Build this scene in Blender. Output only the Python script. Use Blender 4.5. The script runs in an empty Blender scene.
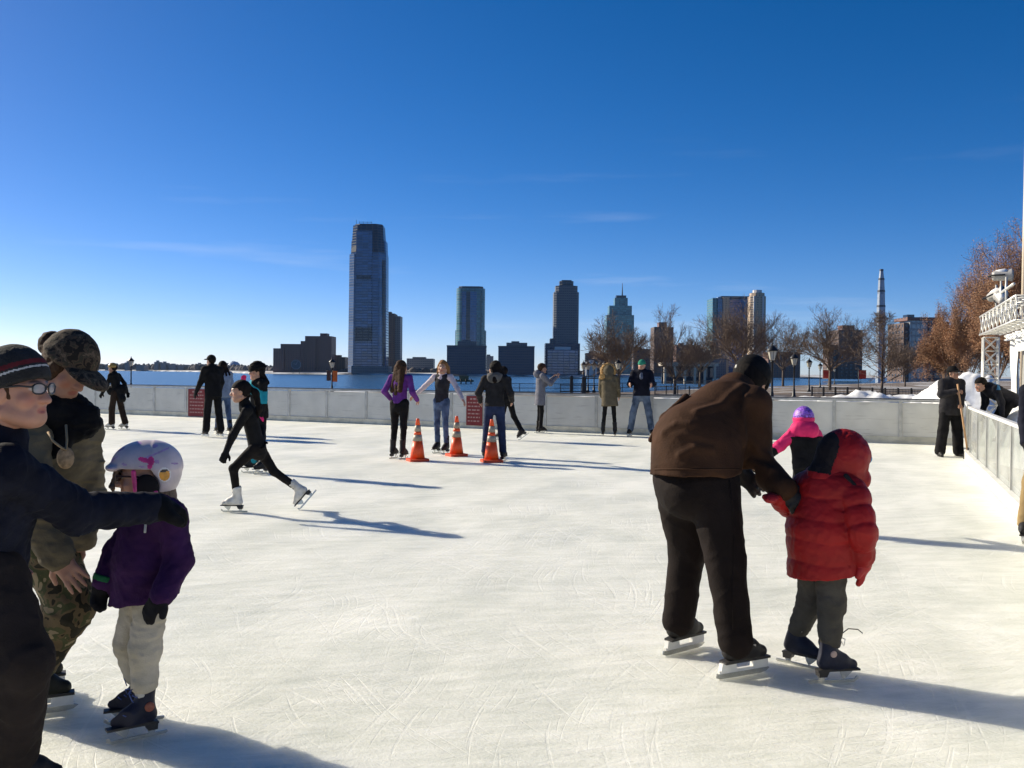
import bpy, bmesh, math, random
import numpy as np
from mathutils import Vector, Matrix
R = math.radians
random.seed(7)
SC = bpy.context.scene
COL = SC.collection
# ---------------------------------------------------------------- camera
F_PX, HORIZON, ROLL, EYE = 950.0, 373.0, 0.009, 1.5
_p = math.atan((384 - HORIZON) / F_PX)
_fw = Vector((0, math.cos(_p), -math.sin(_p)))
_rt = Vector((math.cos(ROLL), 0, math.sin(ROLL)))
_up = _rt.cross(_fw).normalized()
_rt = _fw.cross(_up).normalized()
cam_d = bpy.data.cameras.new('camera')
cam = bpy.data.objects.new('camera', cam_d)
COL.objects.link(cam)
cam_d.sensor_width = 36.0
cam_d.lens = 36.0 * F_PX / 1024.0
cam_d.clip_start, cam_d.clip_end = 0.05, 30000
cam.matrix_world = Matrix(((_rt.x, _up.x, -_fw.x, 0), (_rt.y, _up.y, -_fw.y, 0), (_rt.z, _up.z, -_fw.z, EYE), (0, 0, 0, 1)))
SC.camera = cam
# ---------------------------------------------------------------- sky, sun, exposure
SUN_EL, SUN_AZ = R(27), R(-60)          # azimuth: clockwise from +Y
world = bpy.data.worlds.new('World')
SC.world = world
world.use_nodes = True
wn, wl = world.node_tree.nodes, world.node_tree.links
wn.clear()
sky = wn.new('ShaderNodeTexSky'); sky.sky_type = 'NISHITA'; sky.sun_disc = False
sky.sun_elevation = SUN_EL; sky.sun_rotation = SUN_AZ
sky.altitude = 0; sky.air_density = 0.52; sky.dust_density = 0.2; sky.ozone_density = 2.2
sat = wn.new('ShaderNodeHueSaturation'); sat.inputs['Saturation'].default_value = 1.38
bal = wn.new('ShaderNodeMix'); bal.data_type = 'RGBA'; bal.blend_type = 'MULTIPLY'; bal.inputs['Factor'].default_value = 1; bal.inputs['B'].default_value = (1.05, .95, 1.05, 1)
wl.new(sky.outputs[0], sat.inputs['Color']); wl.new(sat.outputs[0], bal.inputs['A'])
# faint cirrus: stretched noise on the view direction, same all round the horizon
tc = wn.new('ShaderNodeTexCoord')
mp = wn.new('ShaderNodeMapping'); mp.inputs['Scale'].default_value = (2.2, 2.2, 26); mp.inputs['Location'].default_value = (1, 9, 4); mp.inputs['Rotation'].default_value = (R(1.5), 0, R(3))
wl.new(tc.outputs['Generated'], mp.inputs['Vector'])
nz = wn.new('ShaderNodeTexNoise'); nz.inputs['Scale'].default_value = 1.0; nz.inputs['Detail'].default_value = 5; nz.inputs['Roughness'].default_value = 0.55
wl.new(mp.outputs[0], nz.inputs['Vector'])
cr = wn.new('ShaderNodeMapRange'); cr.inputs['From Min'].default_value = 0.56; cr.inputs['From Max'].default_value = 0.82
cr.inputs['To Max'].default_value = 0.26
wl.new(nz.outputs['Fac'], cr.inputs['Value'])
sep = wn.new('ShaderNodeSeparateXYZ'); wl.new(tc.outputs['Generated'], sep.inputs[0])
hi = wn.new('ShaderNodeMapRange'); hi.inputs['From Min'].default_value = 0.26; hi.inputs['From Max'].default_value = 0.10
wl.new(sep.outputs['Z'], hi.inputs['Value'])
mul = wn.new('ShaderNodeMath'); mul.operation = 'MULTIPLY'
wl.new(cr.outputs[0], mul.inputs[0]); wl.new(hi.outputs[0], mul.inputs[1])
mix = wn.new('ShaderNodeMix'); mix.data_type = 'RGBA'
wl.new(mul.outputs[0], mix.inputs['Factor']); wl.new(bal.outputs['Result'], mix.inputs['A'])
mix.inputs['B'].default_value = (8.0, 8.3, 8.6, 1)
bg = wn.new('ShaderNodeBackground'); bg.inputs['Strength'].default_value = 0.084
wl.new(mix.outputs['Result'], bg.inputs['Color'])
wo = wn.new('ShaderNodeOutputWorld'); wl.new(bg.outputs[0], wo.inputs['Surface'])

sun_d = bpy.data.lights.new('sun', 'SUN'); sun_d.energy = 5.0; sun_d.angle = R(0.53); sun_d.color = (1.0, 0.905, 0.73)
sun = bpy.data.objects.new('sun', sun_d); COL.objects.link(sun)
_sd = Vector((math.sin(SUN_AZ) * math.cos(SUN_EL), math.cos(SUN_AZ) * math.cos(SUN_EL), math.sin(SUN_EL)))
sun.rotation_euler = _sd.to_track_quat('Z', 'Y').to_euler()
sun.location = _sd * 80
SC.view_settings.view_transform = 'Standard'; SC.view_settings.look = 'None'
SC.view_settings.exposure = 0.54; SC.view_settings.gamma = 1.0
SC.view_settings.use_curve_mapping = False

# ---------------------------------------------------------------- helpers
def ray(px, py):
    d = _fw * F_PX + _rt * (px - 512) - _up * (py - 384)
    return d
def at(px, py, Y):
    d = ray(px, py); t = Y / d.y
    return np.array((d.x * t, Y, EYE + d.z * t))
def ground(px, py, z=0.0):
    d = ray(px, py); t = (z - EYE) / d.z
    return np.array((d.x * t, d.y * t, z))
def gx(px, Y, z=0.0):
    """x of the vertical line that shows at column px (near the horizon) at depth Y"""
    return (px - 512) / F_PX * Y

def tag(o, label=None, cat=None, group=None, kind=None):
    if label: o['label'] = label
    if cat: o['category'] = cat
    if group: o['group'] = group
    if kind: o['kind'] = kind
    return o
def empty(name, loc, label=None, cat=None, group=None, rz=0.0):
    o = bpy.data.objects.new(name, None); COL.objects.link(o)
    o.location = [float(v) for v in loc]; o.rotation_euler = (0, 0, rz)
    o.empty_display_size = 0.1
    return tag(o, label, cat, group)
def link(name, me, mat=None, parent=None, loc=(0, 0, 0)):
    o = bpy.data.objects.new(name, me); COL.objects.link(o)
    o.location = [float(v) for v in loc]
    if parent is not None: o.parent = parent
    if mat is not None:
        for m in (mat if isinstance(mat, (list, tuple)) else [mat]): me.materials.append(m)
    return o
def copy_tree(o, parent=None):
    c = o.copy(); COL.objects.link(c); c.parent = parent
    for ch in [x for x in o.children]: copy_tree(ch, c)
    return c

class MB:
    """collects simple shapes for ONE mesh"""
    def __init__(s): s.v = []; s.f = []; s.sm = []
    def add(s, vs, fs, smooth=False):
        n = len(s.v); s.v += [tuple(float(q) for q in v) for v in vs]
        s.f += [tuple(i + n for i in f) for f in fs]; s.sm += [smooth] * len(fs)
        return s
    def box(s, x0, x1, y0, y1, z0, z1):
        vs = [(x, y, z) for z in (z0, z1) for y in (y0, y1) for x in (x0, x1)]
        return s.add(vs, [(0, 2, 3, 1), (4, 5, 7, 6), (0, 1, 5, 4), (2, 6, 7, 3), (0, 4, 6, 2), (1, 3, 7, 5)])
    def beam(s, a, b, w, h, up=(0, 0, 1)):
        """box of width w and height h from a to b"""
        a, b = Vector(a), Vector(b); d = (b - a).normalized(); up = Vector(up)
        if abs(d.dot(up)) > .99: up = Vector((0, 1, 0))
        sd = d.cross(up).normalized(); u = sd.cross(d).normalized()
        vs = []
        for p in (a, b):
            for i, j in ((-1, -1), (1, -1), (1, 1), (-1, 1)): vs.append(p + sd * (i * w / 2) + u * (j * h / 2))
        return s.add(vs, [(3, 2, 1, 0), (4, 5, 6, 7), (0, 1, 5, 4), (1, 2, 6, 5), (2, 3, 7, 6), (3, 0, 4, 7)])
    def tube(s, pts, rad, n=6, cap=True, smooth=True):
        pts = [Vector([float(q) for q in p]) for p in pts]
        if not isinstance(rad, (list, tuple)): rad = [rad] * len(pts)
        vs, fs = [], []
        ref = Vector((0.31, 0.2, 0.93)).normalized()
        for i, p in enumerate(pts):
            d = (pts[min(i + 1, len(pts) - 1)] - pts[max(i - 1, 0)]).normalized()
            q = ref if abs(d.dot(ref)) < .95 else Vector((1, 0, 0))
            a = d.cross(q).normalized(); b = d.cross(a)
            for k in range(n):
                t = 2 * math.pi * k / n
                vs.append(p + (a * math.cos(t) + b * math.sin(t)) * rad[i])
        for i in range(len(pts) - 1):
            for k in range(n):
                fs.append((i * n + k, i * n + (k + 1) % n, (i + 1) * n + (k + 1) % n, (i + 1) * n + k))
        if cap:
            fs.append(tuple(range(n - 1, -1, -1))); fs.append(tuple((len(pts) - 1) * n + k for k in range(n)))
        return s.add(vs, fs, smooth)
    def lathe(s, prof, n=16, c=(0, 0, 0), smooth=True, rot0=0.0, sy=1.0):
        vs, fs = [], []
        for r, z in prof:
            for k in range(n):
                t = 2 * math.pi * k / n + rot0
                vs.append((c[0] + r * math.cos(t), c[1] + r * sy * math.sin(t), c[2] + z))
        for i in range(len(prof) - 1):
            for k in range(n):
                fs.append((i * n + k, i * n + (k + 1) % n, (i + 1) * n + (k + 1) % n, (i + 1) * n + k))
        fs.append(tuple(range(n - 1, -1, -1))); fs.append(tuple((len(prof) - 1) * n + k for k in range(n)))
        return s.add(vs, fs, smooth)
    def prism(s, poly, o, ux, uy, un, th):
        """2-D polygon in the plane (ux,uy) at o, extruded by th along un (centred)"""
        o, ux, uy, un = [Vector([float(q) for q in v]) for v in (o, ux, uy, un)]
        n = len(poly)
        vs = [o + ux * x + uy * y + un * (k * th / 2) for k in (-1, 1) for x, y in poly]
        fs = [tuple(range(n - 1, -1, -1)), tuple(range(n, 2 * n))]
        fs += [(i, (i + 1) % n, n + (i + 1) % n, n + i) for i in range(n)]
        return s.add(vs, fs)
    def build(s, name, mat=None, parent=None, loc=(0, 0, 0), off=None):
        me = bpy.data.meshes.new(name)
        v = s.v if off is None else [(x - off[0], y - off[1], z - off[2]) for x, y, z in s.v]
        me.from_pydata(v, [], s.f)
        me.polygons.foreach_set('use_smooth', s.sm)
        bm = bmesh.new(); bm.from_mesh(me); bmesh.ops.recalc_face_normals(bm, faces=bm.faces); bm.to_mesh(me); bm.free()
        me.update()
        return link(name, me, mat, parent, loc)

_mats = {}
def mat(name, col, rough=.7, var=.12, scale=30., bump=.0, bscale=None, metal=0., spec=.5, stretch=None, col2=None, sheen=0., trans=0., alpha=1., sss=0., detail=4.):
    """procedural PBR: base colour broken up by noise, optional second colour and bump"""
    if name in _mats: return _mats[name]
    m = bpy.data.materials.new(name); m.use_nodes = True
    n, l = m.node_tree.nodes, m.node_tree.links
    b = n['Principled BSDF']
    b.inputs['Roughness'].default_value = rough; b.inputs['Metallic'].default_value = metal
    b.inputs['Specular IOR Level'].default_value = spec
    b.inputs['Sheen Weight'].default_value = sheen
    b.inputs['Transmission Weight'].default_value = trans
    b.inputs['Alpha'].default_value = alpha
    if sss:
        b.inputs['Subsurface Weight'].default_value = sss; b.inputs['Subsurface Radius'].default_value = (.012, .005, .003); b.inputs['Subsurface Scale'].default_value = 1
    t = n.new('ShaderNodeTexCoord'); mpn = n.new('ShaderNodeMapping')
    l.new(t.outputs['Object'], mpn.inputs['Vector'])
    if stretch: mpn.inputs['Scale'].default_value = stretch
    nz = n.new('ShaderNodeTexNoise'); nz.inputs['Scale'].default_value = scale; nz.inputs['Detail'].default_value = detail
    l.new(mpn.outputs[0], nz.inputs['Vector'])
    rp = n.new('ShaderNodeValToRGB'); l.new(nz.outputs['Fac'], rp.inputs['Fac'])
    c1 = [max(0, c * (1 - var)) for c in col]; c2 = [min(1, c * (1 + var)) for c in (col2 or col)]
    rp.color_ramp.elements[0].position = .35; rp.color_ramp.elements[1].position = .65
    rp.color_ramp.elements[0].color = (*c1, 1); rp.color_ramp.elements[1].color = (*c2, 1)
    l.new(rp.outputs[0], b.inputs['Base Color'])
    if bump:
        nb = n.new('ShaderNodeTexNoise'); nb.inputs['Scale'].default_value = bscale or scale * 3; nb.inputs['Detail'].default_value = 3
        l.new(mpn.outputs[0], nb.inputs['Vector'])
        bp = n.new('ShaderNodeBump'); bp.inputs['Strength'].default_value = min(1, bump); bp.inputs['Distance'].default_value = .01 * max(1, bump)
        l.new(nb.outputs['Fac'], bp.inputs['Height']); l.new(bp.outputs[0], b.inputs['Normal'])
    _mats[name] = m
    return m
# ================================================================ SETTING
def horizon(px): return HORIZON + ROLL * (px - 512)
# ---- rink outline: back boards (three runs) and the glass side
BACK = [np.array(p) for p in ((-30.5, 41.2), (-14.1, 32.4), (2.2, 23.9), (10.0, 20.9))]
SIDE = [np.array(p) for p in ((10.0, 20.9), (8.2, 17.0), (5.77, 10.84), (1.86, 0.9), (0.3, -3.0))]

def ice_material():
    m = bpy.data.materials.new('skated_ice'); m.use_nodes = True
    n, l = m.node_tree.nodes, m.node_tree.links; b = n['Principled BSDF']
    t = n.new('ShaderNodeTexCoord')
    def noise(scale, detail, stretch=None, rot=0, rough=.6, dist=0.):
        mp_ = n.new('ShaderNodeMapping'); mp_.inputs['Scale'].default_value = stretch or (1, 1, 1); mp_.inputs['Rotation'].default_value = (0, 0, R(rot))
        mr_ = n.new('ShaderNodeMapping'); mr_.inputs['Rotation'].default_value = (0, 0, R(rot)); mp_.inputs['Rotation'].default_value = (0, 0, 0)
        src = t.outputs['Object']
        if dist:
            wz = n.new('ShaderNodeTexNoise'); wz.inputs['Scale'].default_value = .35; wz.inputs['Detail'].default_value = 1; l.new(src, wz.inputs['Vector'])
            ws_ = n.new('ShaderNodeVectorMath'); ws_.operation = 'SCALE'; ws_.inputs['Scale'].default_value = dist; l.new(wz.outputs['Color'], ws_.inputs[0])
            wa = n.new('ShaderNodeVectorMath'); l.new(src, wa.inputs[0]); l.new(ws_.outputs[0], wa.inputs[1]); src = wa.outputs[0]
        l.new(src, mr_.inputs['Vector']); l.new(mr_.outputs[0], mp_.inputs['Vector'])
        z = n.new('ShaderNodeTexNoise'); z.inputs['Scale'].default_value = scale; z.inputs['Detail'].default_value = detail
        z.inputs['Roughness'].default_value = rough
        l.new(mp_.outputs[0], z.inputs['Vector']); return z.outputs['Fac']
    def rng(v, a, bb, c, d):
        r_ = n.new('ShaderNodeMapRange'); r_.inputs['From Min'].default_value = a; r_.inputs['From Max'].default_value = bb
        r_.inputs['To Min'].default_value = c; r_.inputs['To Max'].default_value = d; l.new(v, r_.inputs['Value']); return r_.outputs[0]
    def mth(op, a, bb=0.):
        x = n.new('ShaderNodeMath'); x.operation = op
        for i, v in enumerate((a, bb)):
            if isinstance(v, (int, float)): x.inputs[i].default_value = v
            else: l.new(v, x.inputs[i])
        return x.outputs[0]
    # skate tracks: level lines of very smooth noise give long thin curves
    cuts = None
    for sc_, lev, wdt, sd in ((.16, 34, .030, 0), (.11, 42, .022, 9), (.23, 22, .030, 17), (.07, 60, .020, 31)):
        mp_ = n.new('ShaderNodeMapping'); mp_.inputs['Location'].default_value = (sd, sd * 2, sd); l.new(t.outputs['Object'], mp_.inputs['Vector'])
        nn = n.new('ShaderNodeTexNoise'); nn.inputs['Scale'].default_value = sc_; nn.inputs['Detail'].default_value = .6; l.new(mp_.outputs[0], nn.inputs['Vector'])
        fr = mth('ABSOLUTE', mth('SUBTRACT', mth('FRACT', mth('MULTIPLY', nn.outputs['Fac'], lev)), .5), 0)
        c = mth('MULTIPLY', rng(fr, 0, wdt, 1, 0), rng(noise(.55 + sd * .01, 4), .44, .62, 0, 1))
        cuts = c if cuts is None else mth('MAXIMUM', cuts, c)
    scr = None
    for rot, st_, th in ((14, (.5, 30, 1), .60), (-38, (.7, 34, 1), .61), (62, (.8, 38, 1), .61), (-12, (.4, 24, 1), .61), (100, (.7, 34, 1), .62), (-75, (.6, 44, 1), .63), (38, (.45, 40, 1), .62)):
        c = rng(noise(1.0, 2, st_, rot, .5, 1.6), th, th + .05, 0, 1); scr = c if scr is None else mth('MAXIMUM', scr, c)
    scr = mth('MULTIPLY', scr, rng(noise(.9, 3), .40, .62, .1, 1))
    big = noise(.22, 4); mid = noise(1.5, 5, (1, .45, 1), 20); streak = noise(6, 6, (.35, 1.4, 1), -12, .75, .8); fine = noise(38, 3, None, 0, .75)
    chips = mth('MULTIPLY', rng(noise(42, 3), .64, .74, 0, 1), rng(noise(2.2, 3), .45, .6, 0, 1))
    tone = mth('ADD', mth('MULTIPLY', big, .28), mth('ADD', mth('MULTIPLY', mid, .34), mth('MULTIPLY', streak, .38)))
    rp = n.new('ShaderNodeValToRGB'); l.new(tone, rp.inputs['Fac'])
    e = rp.color_ramp.elements
    e[0].position = .40; e[0].color = (.66, .675, .57, 1); e[1].position = .585; e[1].color = (.91, .905, .80, 1)
    mx = n.new('ShaderNodeMix'); mx.data_type = 'RGBA'; l.new(mth('ADD', mth('MULTIPLY', cuts, .12), mth('MULTIPLY', scr, .26)), mx.inputs['Factor'])
    l.new(rp.outputs[0], mx.inputs['A']); mx.inputs['B'].default_value = (.97, .955, .88, 1)
    mx2 = n.new('ShaderNodeMix'); mx2.data_type = 'RGBA'; l.new(mth('MULTIPLY', chips, .8), mx2.inputs['Factor'])
    l.new(mx.outputs['Result'], mx2.inputs['A']); mx2.inputs['B'].default_value = (.93, .93, .88, 1)
    l.new(mx2.outputs['Result'], b.inputs['Base Color'])
    l.new(rng(mid, .3, .7, .42, .7), b.inputs['Roughness']); b.inputs['Specular IOR Level'].default_value = .35
    b.inputs['Subsurface Weight'].default_value = .65; b.inputs['Subsurface Radius'].default_value = (1, .95, .85); b.inputs['Subsurface Scale'].default_value = .38
    h = mth('ADD', mth('MULTIPLY', fine, .35), mth('ADD', mth('MULTIPLY', streak, .9), mth('ADD', mth('ADD', mth('MULTIPLY', cuts, -.06), mth('MULTIPLY', scr, -.16)), mth('MULTIPLY', chips, .8))))
    bp = n.new('ShaderNodeBump'); bp.inputs['Strength'].default_value = .9; bp.inputs['Distance'].default_value = .02
    l.new(h, bp.inputs['Height']); l.new(bp.outputs[0], b.inputs['Normal'])
    return m

def mesh_poly(name, pts, z, m, kind='structure'):
    me = bpy.data.meshes.new(name); me.from_pydata([(float(p[0]), float(p[1]), z) for p in pts], [], [tuple(range(len(pts)))])
    return tag(link(name, me, m), kind=kind)

rink_pts = [tuple(p) for p in BACK] + [tuple(p) for p in SIDE[1:]] + [(-9, -6), (-28, 6), (-34, 30)]
mesh_poly('ice', rink_pts, 0.0, ice_material())

# ---- plaza ground: one sheet, higher by the rink, dropping to the waterfront on the left
def land_z(x, y):
    t = min(1, max(0, (y - 30) / 60)); s = min(1, max(0, (30 - x) / 25))
    return -0.08 - .72 * t * t * (3 - 2 * t) * s - .22 * (1 - s) * t
def grid_sheet(name, xs, ys, zf, m, keep=None):
    vs, fs, idx = [], [], {}
    for j, y in enumerate(ys):
        for i, x in enumerate(xs):
            idx[i, j] = len(vs); vs.append((x, y, zf(x, y)))
    for j in range(len(ys) - 1):
        for i in range(len(xs) - 1):
            if keep is None or keep((xs[i] + xs[i + 1]) / 2, (ys[j] + ys[j + 1]) / 2):
                fs.append((idx[i, j], idx[i + 1, j], idx[i + 1, j + 1], idx[i, j + 1]))
    me = bpy.data.meshes.new(name); me.from_pydata(vs, [], fs)
    me.polygons.foreach_set('use_smooth', [True] * len(fs))
    return link(name, me, m)
def plaza_material():
    m = bpy.data.materials.new('plaza_ground'); m.use_nodes = True
    n, l = m.node_tree.nodes, m.node_tree.links; b = n['Principled BSDF']; b.inputs['Roughness'].default_value = .85
    t = n.new('ShaderNodeTexCoord')
    z = n.new('ShaderNodeTexNoise'); z.inputs['Scale'].default_value = .09; z.inputs['Detail'].default_value = 6; l.new(t.outputs['Object'], z.inputs['Vector'])
    z2 = n.new('ShaderNodeTexNoise'); z2.inputs['Scale'].default_value = 2; z2.inputs['Detail'].default_value = 6; l.new(t.outputs['Object'], z2.inputs['Vector'])
    r1 = n.new('ShaderNodeValToRGB'); l.new(z2.outputs['Fac'], r1.inputs['Fac'])
    r1.color_ramp.elements[0].color = (.10, .075, .055, 1); r1.color_ramp.elements[1].color = (.24, .185, .135, 1)
    r2 = n.new('ShaderNodeMapRange'); r2.inputs['From Min'].default_value = .56; r2.inputs['From Max'].default_value = .60; l.new(z.outputs['Fac'], r2.inputs['Value'])
    mx = n.new('ShaderNodeMix'); mx.data_type = 'RGBA'; l.new(r2.outputs[0], mx.inputs['Factor']); l.new(r1.outputs[0], mx.inputs['A']); mx.inputs['B'].default_value = (.75, .76, .76, 1)
    l.new(mx.outputs['Result'], b.inputs['Base Color'])
    return m
# seawall line: (x, y) of the edge of the land
EDGE = [(-400, 80), (-60, 108), (-8, 112), (14, 112), (30, 135), (62, 190), (125, 300), (260, 520), (400, 700)]
def edge_y(x):
    for (a, b), (c, d) in zip(EDGE, EDGE[1:]):
        if a <= x <= c: return b + (d - b) * (x - a) / (c - a)
    return EDGE[-1][1]
xs = [-400, -200, -100, -60] + [v for v in range(-50, 70, 4)] + [75, 90, 105, 125, 150, 190, 260, 330, 400]
vs, fs = [], []
NR = 26
for i, x in enumerate(xs):
    y0, y1 = -60.0, edge_y(x)
    for j in range(NR + 1):
        y = y0 + (y1 - y0) * j / NR
        vs.append((x, y, land_z(x, y)))
    vs.append((x, y1 + .05, -6.0))
for i in range(len(xs) - 1):
    for j in range(NR + 1):
        a = i * (NR + 2) + j; c = (i + 1) * (NR + 2) + j
        fs.append((a, c, c + 1, a + 1))
me = bpy.data.meshes.new('plaza'); me.from_pydata(vs, [], fs)
tag(link('ground', me, plaza_material()), kind='structure')

# ---- river
def water_material():
    m = bpy.data.materials.new('river_water'); m.use_nodes = True
    n, l = m.node_tree.nodes, m.node_tree.links; b = n['Principled BSDF']
    b.inputs['Base Color'].default_value = (.035, .085, .15, 1); b.inputs['Roughness'].default_value = .22; b.inputs['IOR'].default_value = 1.33
    t = n.new('ShaderNodeTexCoord'); hs = None
    for sc_, amp in ((.05, 1.0), (.22, .6), (.9, .25)):
        mp_ = n.new('ShaderNodeMapping'); mp_.inputs['Scale'].default_value = (1, .55, 1); l.new(t.outputs['Object'], mp_.inputs['Vector'])
        z = n.new('ShaderNodeTexNoise'); z.inputs['Scale'].default_value = sc_; z.inputs['Detail'].default_value = 3; l.new(mp_.outputs[0], z.inputs['Vector'])
        x = n.new('ShaderNodeMath'); x.operation = 'MULTIPLY'; l.new(z.outputs['Fac'], x.inputs[0]); x.inputs[1].default_value = amp
        if hs is None: hs = x.outputs[0]
        else:
            y_ = n.new('ShaderNodeMath'); l.new(hs, y_.inputs[0]); l.new(x.outputs[0], y_.inputs[1]); hs = y_.outputs[0]
    bp = n.new('ShaderNodeBump'); bp.inputs['Strength'].default_value = .9; bp.inputs['Distance'].default_value = 1.6
    l.new(hs, bp.inputs['Height']); l.new(bp.outputs[0], b.inputs['Normal'])
    return m
WZ = -3.5
me = bpy.data.meshes.new('river'); me.from_pydata([(-9000, -200, WZ), (9000, -200, WZ), (9000, 14000, WZ), (-9000, 14000, WZ)], [], [(0, 1, 2, 3)])
tag(link('river', me, water_material()), kind='structure')

# ---- far shore: low land, from a few kilometres off on the left to 1.5 km at the towers
SHORE = [(-3600, 4300), (-2200, 3900), (-1250, 3300), (-760, 2500), (-560, 1900), (-420, 1560), (-260, 1470), (0, 1450), (240, 1460), (420, 1500), (900, 1700), (1800, 2300)]
mb = MB()
for (x, y) in SHORE:
    pass
vs, fs = [], []
for x, y in SHORE: vs += [(x, y, WZ - 1), (x, y + 4, WZ + 2.2), (x * 1.02, y + 60, WZ + 4), (x * 3.2, 14000, 14)]
for i in range(len(SHORE) - 1):
    for k in range(3):
        a = i * 4 + k; fs.append((a, a + 4, a + 5, a + 1))
me = bpy.data.meshes.new('far_shore'); me.from_pydata(vs, [], fs)
tag(link('far_shore', me, mat('shore_land', (.16, .15, .15), .9, .5, .02, col2=(.5, .5, .5))), kind='structure')

def shore_y(x):
    for (a, b), (c, d) in zip(SHORE, SHORE[1:]):
        if a <= x <= c: return b + (d - b) * (x - a) / (c - a)
    return SHORE[-1][1]

# ---- facades ------------------------------------------------------------
def facade(name, wall, glass, fl=4.0, bay=4.0, wh=.5, ww=.6, rough=.25, spec=.6, tint=None, blotch=0.):
    if name in _mats: return _mats[name]
    m = bpy.data.materials.new(name); m.use_nodes = True
    n, l = m.node_tree.nodes, m.node_tree.links; b = n['Principled BSDF']
    t = n.new('ShaderNodeTexCoord'); s = n.new('ShaderNodeSeparateXYZ'); l.new(t.outputs['Object'], s.inputs[0])
    def mth(op, a, bb=0.):
        x = n.new('ShaderNodeMath'); x.operation = op
        for i, v in enumerate((a, bb)):
            if isinstance(v, (int, float)): x.inputs[i].default_value = v
            else: l.new(v, x.inputs[i])
        return x.outputs[0]
    u = mth('FRACT', mth('DIVIDE', mth('ADD', s.outputs['X'], mth('MULTIPLY', s.outputs['Y'], 1.03)), bay))
    v = mth('FRACT', mth('DIVIDE', s.outputs['Z'], fl))
    win = mth('MULTIPLY', mth('GREATER_THAN', u, 1 - ww), mth('GREATER_THAN', v, 1 - wh))
    # each window a slightly different tone
    fu = mth('FLOOR', mth('DIVIDE', mth('ADD', s.outputs['X'], mth('MULTIPLY', s.outputs['Y'], 1.03)), bay)); fv = mth('FLOOR', mth('DIVIDE', s.outputs['Z'], fl))
    cx = n.new('ShaderNodeCombineXYZ'); l.new(fu, cx.inputs[0]); l.new(fv, cx.inputs[1])
    wnz = n.new('ShaderNodeTexWhiteNoise'); wnz.noise_dimensions = '2D'; l.new(cx.outputs[0], wnz.inputs['Vector'])
    g = n.new('ShaderNodeMix'); g.data_type = 'RGBA'; l.new(wnz.outputs['Value'], g.inputs['Factor'])
    g.inputs['A'].default_value = (*[c * .75 for c in glass], 1); g.inputs['B'].default_value = (*[min(1, c * 1.25) for c in (tint or glass)], 1)
    mx = n.new('ShaderNodeMix'); mx.data_type = 'RGBA'; l.new(win, mx.inputs['Factor']); mx.inputs['A'].default_value = (*wall, 1)
    l.new(g.outputs['Result'], mx.inputs['B']); l.new(mx.outputs['Result'], b.inputs['Base Color'])
    rr = n.new('ShaderNodeMapRange'); l.new(win, rr.inputs['Value']); rr.inputs['To Min'].default_value = .75; rr.inputs['To Max'].default_value = rough
    l.new(rr.outputs[0], b.inputs['Roughness']); b.inputs['Specular IOR Level'].default_value = spec
    bp = n.new('ShaderNodeBump'); bp.inputs['Strength'].default_value = .6; bp.inputs['Distance'].default_value = .3; bp.invert = True
    l.new(win, bp.inputs['Height']); l.new(bp.outputs[0], b.inputs['Normal'])
    _mats[name] = m
    return m

class Bld:
    """a building at depth Y whose pieces are given by picture columns and rows; real size follows from the depth"""
    def __init__(s, name, Y, label, pxc, depth=45.):
        s.Y = Y; s.k = Y / F_PX; s.pxc = pxc
        s.base = WZ + 3
        s.root = empty(name, (gx(pxc, Y), Y, s.base), label, 'building')
        s.depth = depth
    def z(s, py, px=None): return (horizon(px or s.pxc) - py) * s.k + EYE - s.base
    def x(s, px): return (px - s.pxc) * s.k
    def block(s, name, px0, px1, ytop, m, ybot=None, y0=0., dep=None, chamfer=0., taper=0.):
        x0, x1 = s.x(px0), s.x(px1); z0 = -1.0 if ybot is None else s.z(ybot); z1 = s.z(ytop); d = dep or s.depth
        c = chamfer
        if c:
            poly = [(x0 + c, y0), (x1 - c, y0), (x1, y0 + c), (x1, y0 + d - c), (x1 - c, y0 + d), (x0 + c, y0 + d), (x0, y0 + d - c), (x0, y0 + c)]
        else: poly = [(x0, y0), (x1, y0), (x1, y0 + d), (x0, y0 + d)]
        n = len(poly); cx, cy = (x0 + x1) / 2, y0 + d / 2
        top = [(cx + (x - cx) * (1 - taper), cy + (y - cy) * (1 - taper)) for x, y in poly]
        b = MB(); b.add([(x, y, z0) for x, y in poly] + [(x, y, z1) for x, y in top],
                        [tuple(range(n - 1, -1, -1)), tuple(range(n, 2 * n))] + [(i, (i + 1) % n, n + (i + 1) % n, n + i) for i in range(n)])
        return b.build(name, m, s.root)

brick_dk = facade('dark_brick_windows', (.17, .085, .07), (.05, .06, .08), 3.2, 4.2, .45, .4)
brick_br = facade('brown_brick_windows', (.12, .078, .065), (.05, .06, .08), 3.4, 4.4, .45, .4)
navy = facade('navy_office_windows', (.05, .065, .10), (.03, .05, .10), 4.0, 3.0, .5, .62, .2)
greyst = facade('grey_stone_windows', (.13, .14, .16), (.04, .055, .09), 3.8, 3.4, .5, .5)
beige = facade('tan_stone_windows', (.46, .35, .25), (.10, .10, .11), 3.6, 5.0, .4, .35)
curtain = facade('blue_curtain_wall', (.045, .085, .16), (.03, .075, .18), 4.2, 9.0, .78, .94, .10, 1.0, (.045, .11, .25))
curtdk = facade('dark_curtain_wall', (.022, .03, .05), (.014, .026, .055), 4.2, 9.0, .72, .86, .12, .7)
teal = facade('teal_curtain_wall', (.04, .12, .15), (.035, .15, .19), 4.0, 3.0, .7, .8, .12, .9, (.06, .2, .24))
skyblue = facade('mirror_blue_wall', (.03, .09, .20), (.02, .09, .26), 4.0, 3.0, .8, .9, .08, 1.0)
roofm = mat('plant_roof', (.10, .11, .13), .8)
whitem = mat('building_white', (.55, .55, .55), .8)

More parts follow.
